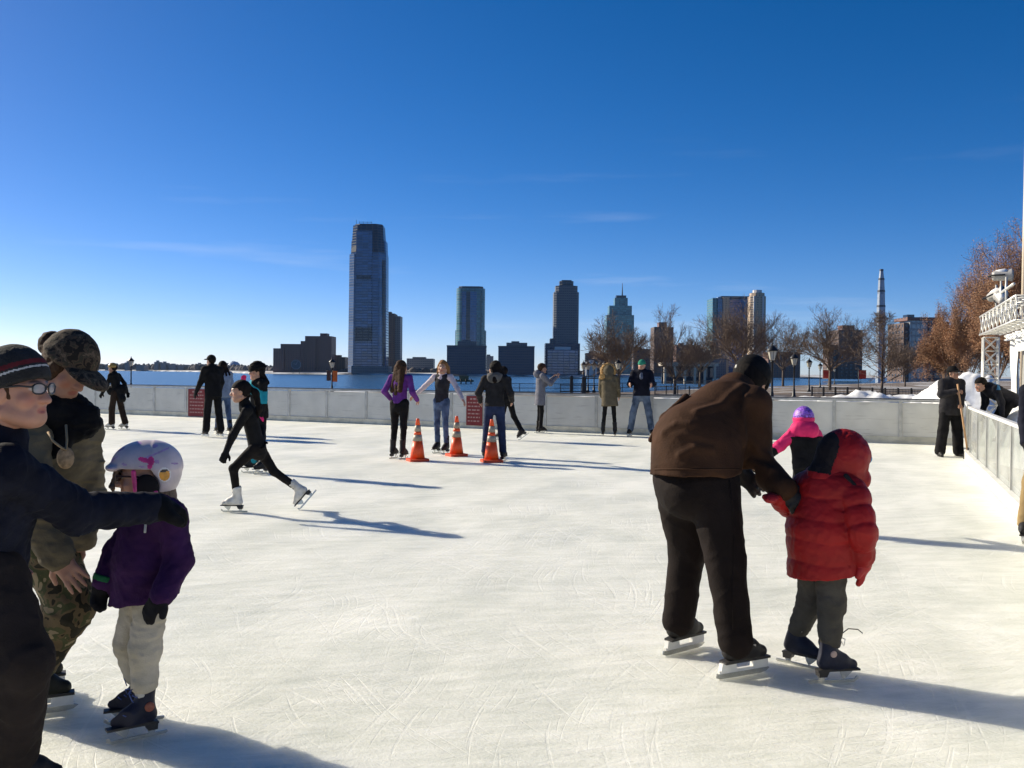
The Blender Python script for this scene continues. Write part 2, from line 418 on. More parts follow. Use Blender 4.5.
# 1 brick blocks beside the harbour clock
b = Bld('stepped_brick_block', 1560, 'dark brick apartment block stepping up toward its right end, left of the tallest tower', 303, 40)
b.block('wing', 273, 284, 348.5, brick_dk); b.block('wing', 280, 300, 344, brick_dk, y0=2, dep=36); b.block('wing', 300.2, 306, 341, brick_dk, y0=1, dep=38)
b.block('tall_wing', 305, 331.5, 336, brick_dk, y0=-2); b.block('roof_house', 319, 326, 333, brick_dk, ybot=337, y0=6, dep=20); b.block('wing', 309, 316, 338, brick_dk, y0=-5, dep=20)
# harbour clock: octagonal ring, hub and hands on a frame
ck = empty('harbour_clock', (gx(296, 1490), 1490, WZ + 2), 'round harbour clock face on the shore in front of the brick block', 'clock')
zc = (horizon(296) - 364.5) * 1490 / F_PX + EYE - (WZ + 2)
m_ = MB(); rr = 7.6
ring = [(math.cos(R(22.5 + 45 * i)), math.sin(R(22.5 + 45 * i))) for i in range(8)]
m_.prism([(x * rr, z * rr) for x, z in ring], (0, 0, zc), (1, 0, 0), (0, 0, 1), (0, 1, 0), .8); m_.build('face', mat('clock_face', (.10, .105, .13), .6), ck)
m_ = MB()
for i in range(8):
    a, c = ring[i], ring[(i + 1) % 8]; m_.beam((a[0] * rr, -.9, zc + a[1] * rr), (c[0] * rr, -.9, zc + c[1] * rr), .8, 1.3, (0, 1, 0))
m_.build('rim', mat('clock_rim', (.26, .26, .3), .6), ck)
for L, an in ((5.6, 62), (4.0, 160)):
    MB().beam((0, -1.0, zc), (L * math.cos(R(an)), -1.0, zc + L * math.sin(R(an))), .5, .9, (0, 1, 0)).build('hand', mat('clock_hand', (.45, .42, .45), .6), ck)
for sx in (-5, 5): MB().box(sx - .4, sx + .4, .6, 1.2, -1, zc - 5).build('leg', roofm, ck)
# 2 tallest tower
b = Bld('glass_skyscraper', 1480, 'tallest blue glass skyscraper with a dark notched crown on the far shore', 366, 48)
b.block('shaft', 346.8, 385.2, 254, curtain, chamfer=9, taper=.04)
b.block('upper_shaft', 348.6, 384.0, 240, curtain, ybot=254, y0=2, dep=45, chamfer=10, taper=.03)
b.block('crown', 349.4, 382.6, 225, curtdk, ybot=252, y0=-.8, dep=46, chamfer=9, taper=.10)
b.block('crown_cap', 352, 380.5, 223.5, curtdk, ybot=226, y0=4, dep=38, chamfer=9, taper=.03)
b.block('crown_glass', 355.5, 371.5, 231, curtain, ybot=257, y0=-2.2, dep=5)
b.block('centre_bay', 355.8, 371.0, 257, curtain, y0=-1.6, dep=5)
b.block('louvre_band', 356, 370.5, 275.5, curtdk, ybot=279.5, y0=-3.0, dep=3)
b.block('lower_reflection', 354.5, 371.5, 327.5, curtdk, ybot=341, y0=-2.6, dep=4)  # reflection of a dark building, put in as a block of darker wall colour
b.block('side_bay', 372.5, 384, 260, curtdk, y0=4, dep=30, chamfer=2)
b.block('podium', 352, 389, 366, greyst, y0=-8, dep=40)
m_ = MB(); zt = b.z(223.5)
for px in (354, 357, 361, 365, 369): m_.box(b.x(px) - .25, b.x(px) + .25, 12, 12.5, zt - 1, zt + (4.5 if px != 354 else 7))
m_.beam((b.x(357), 12, zt + 3.5), (b.x(370), 12, zt + 3.5), .5, .5); m_.build('roof_rail', roofm, b.root)
# 3.. others
b = Bld('brown_residential_tower', 1620, 'brown residential tower standing directly behind the tallest glass skyscraper', 391, 40)
b.block('shaft', 380, 394.2, 313.5, brick_br); b.block('shaft', 394, 399.5, 316, greyst, y0=3, dep=34); b.block('roof_house', 383, 390, 311.5, brick_br, ybot=314, y0=8, dep=16)
b = Bld('long_low_building', 1750, 'long low grey building between the brown residential tower and the round glass tower', 420, 40)
b.block('block', 406.5, 433, 358.5, greyst); b.block('roof_house', 412, 425, 357, greyst, ybot=359, y0=5, dep=20)
b = Bld('brick_shed', 1600, 'small brick building on the shore just left of the tallest tower', 338, 30)
b.block('block', 330.5, 345, 357, brick_br); b.block('roof_house', 335, 340, 355, brick_br, ybot=358, y0=4, dep=12)
b = Bld('round_glass_tower', 1560, 'curved teal and blue glass tower behind the left navy office block', 469.5, 46)
cyl = MB(); x0, x1 = b.x(455.2), b.x(484.2); rx = (x1 - x0) / 2; z1 = b.z(288)
N = 40; pr = [(math.copysign(abs(math.cos(2 * math.pi * i / N)) ** .7, math.cos(2 * math.pi * i / N)) * rx, math.copysign(abs(math.sin(2 * math.pi * i / N)) ** .8, math.sin(2 * math.pi * i / N)) * 20 + 20) for i in range(N)]
cyl.add([(x, y, -1) for x, y in pr] + [(x, y, z1) for x, y in pr], [tuple(range(N - 1, -1, -1)), tuple(range(N, 2 * N))] + [(i, (i + 1) % N, N + (i + 1) % N, N + i) for i in range(N)], False)
cyl.build('shaft', teal, b.root)
for q, mm_ in ((27, skyblue), (28, skyblue), (29, curtdk), (30, skyblue), (31, skyblue)):
    pa, pb = pr[q], pr[q + 1]
    p = MB(); p.add([(pa[0], pa[1] - .6, -1), (pb[0], pb[1] - .6, -1), (pb[0], pb[1] + .5, -1), (pa[0], pa[1] + .5, -1), (pa[0], pa[1] - .6, z1 - 6), (pb[0], pb[1] - .6, z1 - 6), (pb[0], pb[1] + .5, z1 - 6), (pa[0], pa[1] + .5, z1 - 6)],
      [(3, 2, 1, 0), (4, 5, 6, 7), (0, 1, 5, 4), (1, 2, 6, 5), (2, 3, 7, 6), (3, 0, 4, 7)]); p.build('glass_bay', mm_, b.root)
b.block('roof_house', 457.5, 482, 286, curtdk, ybot=289, y0=6, dep=28, chamfer=6)
b.block('shoulder', 454.3, 485.2, 330, teal, y0=12, dep=30, chamfer=3)
b = Bld('navy_office_block', 1470, 'left navy office block in front of the round glass tower', 466, 40)
b.block('block', 446.6, 485.6, 346.2, navy); b.block('roof_rim', 446.3, 485.9, 345.4, roofm, ybot=346.4, y0=-1, dep=42); b.block('roof_house', 457, 476, 341, greyst, ybot=345.6, y0=8, dep=18); b.block('roof_house', 461, 470, 339.8, greyst, ybot=341, y0=10, dep=12)
b = Bld('navy_office_block', 1460, 'middle navy office block with a stepped roof house, standing free between two towers', 516, 40)
b.block('block', 498, 534.2, 346.6, navy); b.block('roof_rim', 497.7, 534.5, 346, roofm, ybot=346.8, y0=-1, dep=42); b.block('roof_house', 506, 527, 342.5, greyst, ybot=346.2, y0=8, dep=18); b.block('roof_house', 511, 519, 341, greyst, ybot=342.6, y0=10, dep=12)
b = Bld('small_tower_block', 1900, 'small hazy block in the gap right of the round glass tower', 489, 30)
b.block('block', 485, 493, 356, greyst); b.block('roof_house', 486.5, 490, 354.5, greyst, ybot=356.2, y0=3, dep=10)
b = Bld('stone_office_tower', 1500, 'dark stone office tower with stepped top and wide base right of the middle block', 565, 46)
b.block('shaft', 553.2, 578.2, 292, greyst, chamfer=4); b.block('upper_step', 555, 577, 285.5, greyst, ybot=292.4, y0=3, dep=40, chamfer=5); b.block('crown', 559, 573, 280.5, curtdk, ybot=286, y0=8, dep=30, chamfer=4); b.block('crown_cap', 561, 571, 279.5, curtdk, ybot=281, y0=10, dep=26)
b.block('left_step', 550, 556, 338.5, greyst, y0=3, dep=36); b.block('base', 545, 579.3, 343.5, navy, y0=-8, dep=50); b.block('front_wing', 547, 577, 350, curtain, y0=-14, dep=20); b.block('roof_house', 554, 570, 347, whitem, ybot=350.2, y0=-10, dep=10)
b = Bld('stepped_teal_tower', 1750, 'teal glass tower with stepped shoulders and a needle mast behind the bare trees', 619.5, 40)
b.block('shaft', 606, 633.4, 315, teal); b.block('step', 608.8, 631.4, 305.5, teal, ybot=315.3, y0=4, dep=32); b.block('step', 614.5, 627.4, 297.5, teal, ybot=306, y0=8, dep=24); b.block('cap', 616, 626, 295, curtdk, ybot=298, y0=10, dep=18)
MB().lathe([(1.3, 0), (.9, 12), (.35, 24)], 8, (b.x(622.5), 18, b.z(295.2))).build('mast', roofm, b.root)
b = Bld('brown_flat_block', 1300, 'plain brown block with a roof house behind the tree right of the teal tower', 663, 34)
b.block('block', 653.6, 673, 327, brick_br); b.block('roof_house', 659, 667, 322, brick_dk, ybot=327.2, y0=6, dep=16)
b = Bld('mirror_glass_tower', 1500, 'broad blue mirror glass tower with a tan vertical strip', 732, 44)
b.block('left_wing', 712, 720, 298, teal, y0=2); b.block('tan_strip', 721.5, 728, 297.4, beige, y0=-4, dep=40); b.block('main_face', 727, 749.5, 296.8, skyblue); b.block('left_face', 717, 722, 297, curtain, y0=-1, dep=40); b.block('roof_rim', 720, 749.8, 296.2, curtdk, ybot=299, y0=-1.2, dep=40)
b = Bld('tan_stone_tower', 1420, 'slim tan stone tower with a rounded crown beside the mirror glass tower', 757.5, 26)
b.block('shaft', 750.2, 765.8, 296, beige, chamfer=5); b.block('step', 751.5, 764.8, 292.6, beige, ybot=296.2, y0=2, dep=22, chamfer=5); b.block('crown', 754.2, 762.2, 289.6, whitem, ybot=292.8, y0=5, dep=14, chamfer=3)
b.block('pier', 752.6, 754, 296, whitem, y0=-1, dep=3); b.block('pier', 761.4, 762.8, 296, whitem, y0=-1, dep=3)
b = Bld('brown_flat_block', 900, 'wide brown block with a higher roof house behind the trees left of the lattice mast', 852, 30)
b.block('block', 838, 862, 330, brick_br); b.block('roof_house', 844, 856, 325, brick_dk, ybot=330.2, y0=6, dep=14); b.block('wing', 830, 840, 345, brick_br, y0=2, dep=20)
b = Bld('waterside_apartments', 520, 'glass fronted apartment building with a dark roof hut left of the russet trees', 924, 22)
b.block('main_wall', 903, 938, 323, brick_br); b.block('glass_front', 908, 931, 320.5, facade('pale_glass_wall', (.22, .24, .26), (.16, .21, .26), 3.4, 2.4, .7, .8, .15, .9), y0=-1.5, dep=14); b.block('roof_slab', 905, 941, 317.5, brick_dk, ybot=320.8, y0=-2, dep=18); b.block('roof_hut', 908, 915, 314.5, curtdk, ybot=317.6, y0=2, dep=6); b.block('dark_wing', 926, 946, 322, curtdk, y0=-3, dep=10)
# low buildings lining the near-right far bank, seen through the trees
for px0, px1, yt, m_, Y_, lb in ((586, 606, 353, brick_dk, 1500, 'low dark brick warehouse behind the left bare tree'), (634, 654, 349, brick_br, 1480, 'low brown brick warehouse under the teal tower'),
                                 (676, 700, 345, brick_dk, 1470, 'low dark brick warehouse behind the young bare tree'), (700, 726, 354, greyst, 1450, 'low grey building at the foot of the mirror tower'), (768, 800, 352, brick_dk, 1300, 'low brick building behind the row of lamps'), (586, 597, 362, whitem, 1440, 'small pale shed at the water edge left of the trees')):
    b = Bld('riverside_building', Y_, lb, (px0 + px1) / 2, 30); b.block('block', px0, px1, yt, m_); b.block('roof_house', px0 + 3, px0 + 8, yt - 2, m_, ybot=yt + .3, y0=5, dep=10)
b = Bld('ferry_pavilion', 300, 'low cream pavilion with wide openings near the cove, behind the trees', 690, 8)
b.base = -0.5; b.root.location.z = -0.5
for q in range(6): b.block('column', 664 + q * 10, 666 + q * 10, 366, mat('cream_stone', (.48, .42, .34), .8), dep=1.0)
b.block('entablature', 662, 718, 362.5, mat('cream_stone', (.5, .45, .36), .8), ybot=366.1, y0=-.4, dep=9); b.block('back_wall', 664, 716, 366, curtdk, y0=5, dep=1)
# slim segmented sculpture mast
st = empty('segmented_mast', (gx(880, 420), 420, -1), 'slim grey tapering mast of stacked segments rising behind the pyramid shaped tree', 'mast')
k = 420 / F_PX
zs = [(horizon(880) - y) * k + EYE + 1 for y in (384, 345, 318, 306, 291, 279, 270)]
ws = [2.1, 2.05, 1.95, 1.8, 1.55, 1.2, .7]
sm = facade('mast_cladding', (.34, .40, .48), (.26, .33, .43), 1.2, .8, .7, .7, .35)
for i in range(6):
    MB().lathe([(ws[i], zs[i]), (ws[i + 1] + .1, zs[i + 1] - .5)], 8, (0, 0, 0), False).build('segment', sm, st)
    MB().lathe([(ws[i + 1] + .22, zs[i + 1] - .5), (ws[i + 1] + .15, zs[i + 1] + .3)], 8, (0, 0, 0), False).build('collar', roofm, st)

# ---- distant skyline on the far left: woods as one mass, each little building a thing
vs, fs = [], []
rs = random.Random(3); x = -1900.0; prev = None
wd = MB()
px = 40.0
while px < 345:
    Y_ = 3600 - 1500 * max(0, (px - 150) / 200) if px < 330 else 2000
    X_ = gx(px, Y_); h = Y_ / F_PX * (rs.uniform(3.5, 7.0)); w = Y_ / F_PX * rs.uniform(3, 6.5)
    prof = [(w * .55, 0), (w * .6, h * .45), (w * .42, h * .8), (w * .15, h)]
    wd.lathe(prof, 7, (X_, Y_ + rs.uniform(-60, 60), WZ + 3), True, rs.random()); px += rs.uniform(.35, 1.1)
for px in range(345, 600, 3):
    Y_ = 1600; h = 1.6 * rs.uniform(3, 7); wd.lathe([(7, 0), (8, h * .5), (4, h * .85), (1, h)], 7, (gx(px, Y_), Y_ + rs.uniform(-30, 100), WZ + 3), True, rs.random())
tag(wd.build('shoreline_woods', mat('hazy_winter_woods', (.10, .085, .085), .95, .3, .05)), 'hazy winter woods along the far shore line', 'woods', kind='stuff')
farb = facade('hazy_block_walls', (.20, .19, .20), (.12, .14, .18), 4, 6, .5, .5)
fb = [(92, 4, 8), (108, 6, 6.5), (126, 3, 9), (140, 8, 5.5), (156, 4, 10), (163, 5, 9), (172, 7, 7), (184, 12, 6), (198, 5, 8), (214, 6, 7), (226, 5, 8), (232, 4, 10), (243, 8, 6), (258, 6, 7)]
for px, w, h in fb:
    Y_ = 3300; k = Y_ / F_PX
    r_ = empty('far_low_building', (gx(px, Y_), Y_, WZ + 3), 'tiny hazy low building on the far left shore', 'building', 'low buildings along the far left shore')
    MB().box(-w * k / 2, w * k / 2, 0, 40, -2, h * k * .85).build('walls', farb, r_)
    MB().box(-w * k / 5, w * k / 6, 8, 25, h * k * .85 - .5, h * k).build('roof_house', farb, r_)
# blue storage dome on the left shore
MB().lathe([(22, 0), (22, 14), (19, 24), (11, 31), (1, 33)], 18, (gx(234, 3200), 3200, WZ + 3)).build('storage_dome', mat('pale_blue_dome', (.20, .29, .42), .6))
tag(bpy.data.objects['storage_dome'], 'pale blue storage dome among the low buildings on the far left shore', 'dome')
# ================================================================ RINK BOARDS
def along(poly, step):
    """points every `step` metres along a polyline"""
    out = [poly[0]]; left = step
    for a, b in zip(poly, poly[1:]):
        L = np.linalg.norm(b - a); d = (b - a) / L; s = 0.
        while L - s >= left:
            s += left; out.append(a + d * s); left = step
        left -= L - s
    if np.linalg.norm(out[-1] - poly[-1]) > .3: out.append(poly[-1])
    return out
BH = .95
panel_m = mat('white_board_plastic', (.78, .77, .72), .6, .05, 2.6, bump=.2, bscale=5, col2=(.82, .81, .76), spec=.3)
_n, _l = panel_m.node_tree.nodes, panel_m.node_tree.links; _tr = _n.new('ShaderNodeBsdfTranslucent'); _tr.inputs[0].default_value = (.80, .78, .70, 1); _mm = _n.new('ShaderNodeMixShader'); _mm.inputs[0].default_value = .34
_l.new(_n['Principled BSDF'].outputs[0], _mm.inputs[1]); _l.new(_tr.outputs[0], _mm.inputs[2]); _l.new(_mm.outputs[0], _n['Material Output'].inputs['Surface'])
_sb = _n['Principled BSDF'].inputs['Base Color'].links[0].from_socket
_tc = _n.new('ShaderNodeTexCoord'); _sm = _n.new('ShaderNodeMapping'); _sm.inputs['Scale'].default_value = (1.2, 1.2, 16); _l.new(_tc.outputs['Object'], _sm.inputs['Vector'])
_sn = _n.new('ShaderNodeTexNoise'); _sn.inputs['Scale'].default_value = 1.6; _sn.inputs['Detail'].default_value = 5; _l.new(_sm.outputs[0], _sn.inputs['Vector'])
_sr = _n.new('ShaderNodeMapRange'); _sr.inputs['From Min'].default_value = .60; _sr.inputs['From Max'].default_value = .70; _sr.inputs['To Max'].default_value = .5; _l.new(_sn.outputs['Fac'], _sr.inputs['Value'])
_sx = _n.new('ShaderNodeMix'); _sx.data_type = 'RGBA'; _l.new(_sr.outputs[0], _sx.inputs['Factor']); _l.new(_sb, _sx.inputs['A']); _sx.inputs['B'].default_value = (.40, .38, .35, 1); _l.new(_sx.outputs['Result'], _n['Principled BSDF'].inputs['Base Color'])
alu_m = mat('dull_aluminium', (.46, .45, .42), .45, .15, 6, metal=.55)
kick_m = mat('yellowed_kick_plate', (.62, .58, .46), .6, .2, 3)
dark_rail_m = mat('dark_cap_rail', (.16, .16, .16), .5, .2, 4)
bar = empty('rink_boards', (*BACK[1], 0), 'long white dasher boards with grey posts along the far side of the rink', 'barrier')
O = np.array((*BACK[1], 0.))
pts = along(BACK, 1.42)
for i, (p, q) in enumerate(zip(pts, pts[1:])):
    if q[0] < -24: continue
    d = (q - p) / np.linalg.norm(q - p); a = p + d * .03; c = q - d * .03
    mb = MB(); mb.beam((*a, .53), (*c, .53), .03, .76); mb.build('panel', panel_m, bar, off=O)
    mb = MB(); n_ = np.array((d[1], -d[0]))
    mb.beam((*(p - n_ * 0), .0), (*(p - n_ * 0), BH - .02), .06, .075, (d[0], d[1], 0)); mb.build('post', alu_m, bar, off=O)
    mb = MB(); mb.beam((*p, BH), (*q, BH), .09, .045); mb.build('cap_rail', alu_m, bar, off=O)
    mb = MB(); mb.beam((*(p + n_ * .02), .075), (*(q + n_ * .02), .075), .04, .15); mb.build('kick_plate', kick_m, bar, off=O)
    mb = MB(); mb.beam((*(p - n_ * .05), BH + .04), (*(q - n_ * .05), BH + .04), .035, .03); mb.build('back_rail', dark_rail_m, bar, off=O)
# glass side
glass_m = bpy.data.materials.new('scuffed_glass'); glass_m.use_nodes = True
_n, _l = glass_m.node_tree.nodes, glass_m.node_tree.links; _b = _n['Principled BSDF']
_b.inputs['Base Color'].default_value = (.86, .86, .82, 1); _b.inputs['Roughness'].default_value = .12; _b.inputs['Transmission Weight'].default_value = .0
_t = _n.new('ShaderNodeBsdfTransparent'); _t.inputs[0].default_value = (.80, .83, .81, 1); _mx = _n.new('ShaderNodeMixShader')
_z = _n.new('ShaderNodeTexNoise'); _z.inputs['Scale'].default_value = 1.4; _z.inputs['Detail'].default_value = 5
_r = _n.new('ShaderNodeMapRange'); _r.inputs['From Min'].default_value = .35; _r.inputs['From Max'].default_value = .75; _r.inputs['To Min'].default_value = .72; _r.inputs['To Max'].default_value = .40
_l.new(_z.outputs['Fac'], _r.inputs['Value']); _l.new(_r.outputs[0], _mx.inputs[0]); _l.new(_b.outputs[0], _mx.inputs[1]); _l.new(_t.outputs[0], _mx.inputs[2])
_l.new(_mx.outputs[0], _n['Material Output'].inputs['Surface'])
gb = empty('glass_boards', (*SIDE[1], 0), 'clear glass rink boards on a white kick base along the right side', 'barrier')
O = np.array((*SIDE[1], 0.)); pts = along(SIDE, 1.5)
white_base = mat('white_base_plastic', (.70, .69, .64), .5, .1, 3)
for p, q in zip(pts, pts[1:]):
    d = (q - p) / np.linalg.norm(q - p)
    MB().beam((*(p + d * .02), .55), (*(q - d * .02), .55), .012, .76).build('pane', glass_m, gb, off=O)
    MB().beam((*p, 0), (*p, .95), .035, .05, (d[0], d[1], 0)).build('post', alu_m, gb, off=O)
    MB().beam((*p, .955), (*q, .955), .07, .04).build('cap_rail', mat('pale_cap', (.66, .65, .62), .5), gb, off=O)
    MB().beam((*p, .085), (*q, .085), .16, .165).build('kick_base', white_base, gb, off=O)

# red rule boards hung on the boards
def sign(px, Y, yt, yb, w, label):
    # on the rink face of the back boards at column px
    best = None
    for a, c in zip(BACK, BACK[1:]):
        # intersection of the viewing column with the run
        k = (px - 512) / F_PX
        den = (c[0] - a[0]) - k * (c[1] - a[1])
        t = (k * a[1] - a[0]) / den
        if 0 <= t <= 1: best = a + t * (c - a); d = (c - a) / np.linalg.norm(c - a)
    n_ = np.array((d[1], -d[0])); p = best + n_ * .05
    k = p[1] / F_PX; H = horizon(px)
    z0, z1 = EYE + (H - yb) * k, EYE + (H - yt) * k
    r_ = empty('rule_sign', (*p, z0), label, 'sign')
    u = (d[0], d[1], 0); W = w * k / max(.5, d[0]) * .9
    h = z1 - z0
    MB().prism([(-W / 2, 0), (W / 2, 0), (W / 2, h), (-W / 2, h)], (0, 0, 0), u, (0, 0, 1), (n_[0], n_[1], 0), .02).build('board', mat('sign_red', (.20, .014, .016), .6, .12, 3), r_)
    tx = mat('sign_lettering', (.42, .24, .22), .7); rs_ = random.Random(px)
    for row in range(7):
        z = h * (.90 - row * .125); x = -W * .40; m_ = MB()
        mx_ = W * (.36 if row else .28)
        if row == 0: x = -W * .26
        while x < mx_:
            ln = rs_.uniform(.04, .12); hh = .018 if row else .026
            m_.prism([(x, z - hh), (min(mx_, x + ln), z - hh), (min(mx_, x + ln), z + hh), (x, z + hh)], (n_[0] * .013, n_[1] * .013, 0), u, (0, 0, 1), (n_[0], n_[1], 0), .004); x += ln + .03
        m_.build('text_line', tx, r_)
sign(198.5, 29, 389, 416.5, 24, 'red rule board with pale text lines on the boards behind the man in black')
sign(475.5, 25, 396, 425.5, 18, 'red rule board with pale text lines on the boards left of the woman in charcoal')

# ================================================================ LAMP POSTS
lamp_glass = bpy.data.materials.new('frosted_lamp_glass'); lamp_glass.use_nodes = True
_b = lamp_glass.node_tree.nodes['Principled BSDF']; _b.inputs['Base Color'].default_value = (.86, .80, .62, 1); _b.inputs['Roughness'].default_value = .3
_b.inputs['Transmission Weight'].default_value = .35
iron = mat('black_iron', (.012, .012, .013), .45, .2, 8)
def lamp(x, y, label, group='park lamp posts', s=1.0):
    z = land_z(x, y)
    r_ = empty('lamp_post', (x, y, z), label, 'lamp post', group)
    MB().lathe([(.20, 0), (.20, .22), (.13, .30), (.11, .75), (.075, .85), (.07, 1.6), (.06, 2.54), (.11, 2.58), (.11, 2.64), (.06, 2.70)], 12).build('post', iron, r_)
    MB().lathe([(.12, 2.70), (.18, 2.76), (.30, 3.24), (.30, 3.27)], 8, smooth=False).build('lantern_glass', lamp_glass, r_)
    m_ = MB()
    for i in range(8):
        t = 2 * math.pi * i / 8
        m_.tube([(.183 * math.cos(t), .183 * math.sin(t), 2.76), (.305 * math.cos(t), .305 * math.sin(t), 3.26)], .014, 4)
    m_.build('lantern_frame', iron, r_)
    MB().lathe([(.37, 3.25), (.34, 3.33), (.19, 3.48), (.13, 3.55), (.06, 3.60), (.035, 3.67), (.055, 3.71), (.01, 3.78)], 12).build('lantern_cap', iron, r_)
    return r_
def banner(x, y, z, w, h, label, m_):
    r_ = empty('banner', (x, y, z), label, 'banner')
    vs_ = []; N_ = 6
    for i in range(N_ + 1):
        for j in (0, 1): vs_.append((w * j, .04 * math.sin(i * 1.1 + j), -h * i / N_))
    MB().add(vs_ + [(a, b_ + .01, c) for a, b_, c in vs_], [(2 * i, 2 * i + 1, 2 * i + 3, 2 * i + 2) for i in range(N_)] + [(2 * i + 2 + 14, 2 * i + 3 + 14, 2 * i + 1 + 14, 2 * i + 14) for i in range(N_)], True).build('cloth', m_, r_)
    MB().tube([(-.02, 0, .02), (w + .04, 0, .02)], .018, 6).build('rod', iron, r_)
right = [(772, 57, 'nearest and tallest lamp post, right of the bent man in brown'), (794, 76, 'second lamp post from the left in the receding row on the right'), (809, 104, 'third lamp post from the left in the receding row on the right'),
         (820, 138, 'fourth lamp post from the left in the receding row on the right'), (828.5, 168, 'fifth lamp post from the left in the receding row on the right'), (834.5, 200, 'farthest lamp post of the receding row on the right')]
for px, Y, lb in right: lamp(gx(px, Y), Y, lb)
for px, Y, lb in ((131, 106, 'lone lamp post on the far left beyond the skater in the gold helmet'), (332, 101, 'lamp post carrying an orange banner, right of the brick block'),
                  (618, 96, 'largest lamp post of the waterfront cluster, between the fur hood woman and green hat man'), (605, 106, 'lamp post of the waterfront cluster right of the thick fence post, second largest'), (600.5, 112.0, 'lamp post of the waterfront cluster just left of the second largest'),
                  (594, 121, 'lamp post of the waterfront cluster, third from its left end'), (588, 135, 'lamp post of the waterfront cluster, second from its left end'), (583.5, 150, 'smallest leftmost lamp post of the waterfront cluster')):
    x = gx(px, Y); yy = min(Y, edge_y(x) - 1.5); lamp(gx(px, yy), yy, lb)
x_ = gx(332, 101); z_ = land_z(x_, 101)
banner(x_ + .08, 100.9, z_ + 2.35, .50, 1.15, 'orange banner hanging from the right side of a lamp post', mat('orange_cloth', (.75, .16, .03), .8, .1, 4))
banner(x_ - .56, 100.9, z_ + 2.35, .46, 1.05, 'dark brown banner hanging from the left side of a lamp post', mat('brown_cloth', (.10, .05, .04), .8, .1, 4))
for px, Y, lb in ((822, 138, 'red banner beside the fourth lamp post of the receding row'), (858, 130, 'red banner near the foot of the pyramid shaped tree')):
    x_ = gx(px, Y); banner(x_ + .1, Y - .15, land_z(x_, Y) + 2.6, .95, 1.15, lb, mat('red_cloth', (.5, .05, .03), .8, .1, 4))
    if px == 858: MB().tube([(x_ + .05, Y, land_z(x_, Y) - .1), (x_ + .05, Y, land_z(x_, Y) + 2.9)], .05, 6).build('banner_pole', iron); tag(bpy.data.objects['banner_pole'], 'plain dark pole carrying the red banner near the pyramid shaped tree', 'pole')

# ================================================================ WATERFRONT RAILING
rail = empty('waterfront_railing', (0, 111, land_z(0, 111)), 'black iron railing along the water edge in the middle', 'railing')
O = np.array((0, 111, land_z(0, 111)))
pp = []
for x in np.arange(-1.5, 34, 2.4): pp.append(np.array((x, edge_y(x) - .8, land_z(x, edge_y(x)))))
for p, q in zip(pp, pp[1:]):
    MB().beam(p, p + (0, 0, 1.12), .09, .09).build('post', iron, rail, off=O)
    m_ = MB()
    for h in (.12, .55, 1.08): m_.beam(p + (0, 0, h), q + (0, 0, h), .05, .06)
    for k in range(1, 16): m_.beam(p + (q - p) * k / 16 + (0, 0, .12), p + (q - p) * k / 16 + (0, 0, 1.08), .022, .022)
    m_.build('rail_bay', iron, rail, off=O)
# tall gate posts of the pier fence
for px, Y, h, w, lb in ((571.5, 104, 2.0, .34, 'thick dark fence post standing alone left of the lamp cluster'), (584, 104, 1.9, .46, 'thick dark fence post beneath the leftmost lamps of the cluster')):
    x_ = gx(px, Y); r_ = empty('fence_pillar', (x_, Y, land_z(x_, Y)), lb, 'post')
    MB().box(-w / 2, w / 2, -w / 2, w / 2, -.1, h - .14).build('shaft', iron, r_); MB().lathe([(w * .75, h - .14), (w * .75, h - .06), (w * .2, h + .06)], 4, smooth=False, rot0=math.pi / 4).build('cap', iron, r_)
m_ = MB(); r_ = empty('pier_fence', (gx(575, 104), 104, land_z(6.8, 104)), 'dark flat topped pier fence joining the thick posts by the lamp cluster', 'fence')
x0, x1 = gx(560, 104) - gx(575, 104), gx(600, 104) - gx(575, 104)
for h in (.3, 1.0, 1.75): MB().box(x0, x1, -.04, .04, h - .05, h + .05).build('rail', iron, r_)
# dark park fence on the right plaza
for (xa, ya, xb, yb, n_, lb, nm) in ((gx(812, 72), 72, gx(925, 66), 66, 9, 'dark low park fence running toward the snow heap on the right', 'park_fence'), (gx(655, 92), 92, gx(765, 84), 84, 9, 'dark low park fence behind the bent man in brown', 'park_fence')):
    r_ = empty(nm, (xa, ya, land_z(xa, ya)), lb, 'fence')
    for i in range(n_ + 1):
        t = i / n_; x, y = xa + (xb - xa) * t, ya + (yb - ya) * t
        MB().box(-.05, .05, -.05, .05, -.2, 1.05).build('post', iron, r_, (x - xa, y - ya, 0))
        if i < n_:
            m_ = MB(); dx, dy = (xb - xa) / n_, (yb - ya) / n_
            for h in (.2, .95): m_.beam((x - xa, y - ya, h), (x - xa + dx, y - ya + dy, h), .05, .06)
            for k in range(1, 9): m_.beam((x - xa + dx * k / 9, y - ya + dy * k / 9, .2), (x - xa + dx * k / 9, y - ya + dy * k / 9, .95), .025, .025)
            m_.build('rail_bay', iron, r_)
# low pier and wake-side jetty on the water
r_ = empty('timber_jetty', (gx(463, 420), 420, WZ), 'low mossy timber jetty on the water right of the woman in the vest', 'jetty')
k = 420 / F_PX
MB().box(-8 * k, 10 * k, 0, 8, 0.9, 1.7).build('deck', mat('mossy_timber', (.11, .11, .06), .9, .3, 1), r_)
MB().box(-4 * k, 5 * k, 2, 6, 1.7, 3.6).build('shelter', mat('mossy_shelter', (.13, .12, .07), .9, .3, 1), r_)
for q in (-7, -2, 3, 8): MB().lathe([(.3, -1), (.3, 2.2)], 8, (q * k, -.2, 0)).build('pile', mat('wet_timber', (.06, .05, .035), .9), r_)

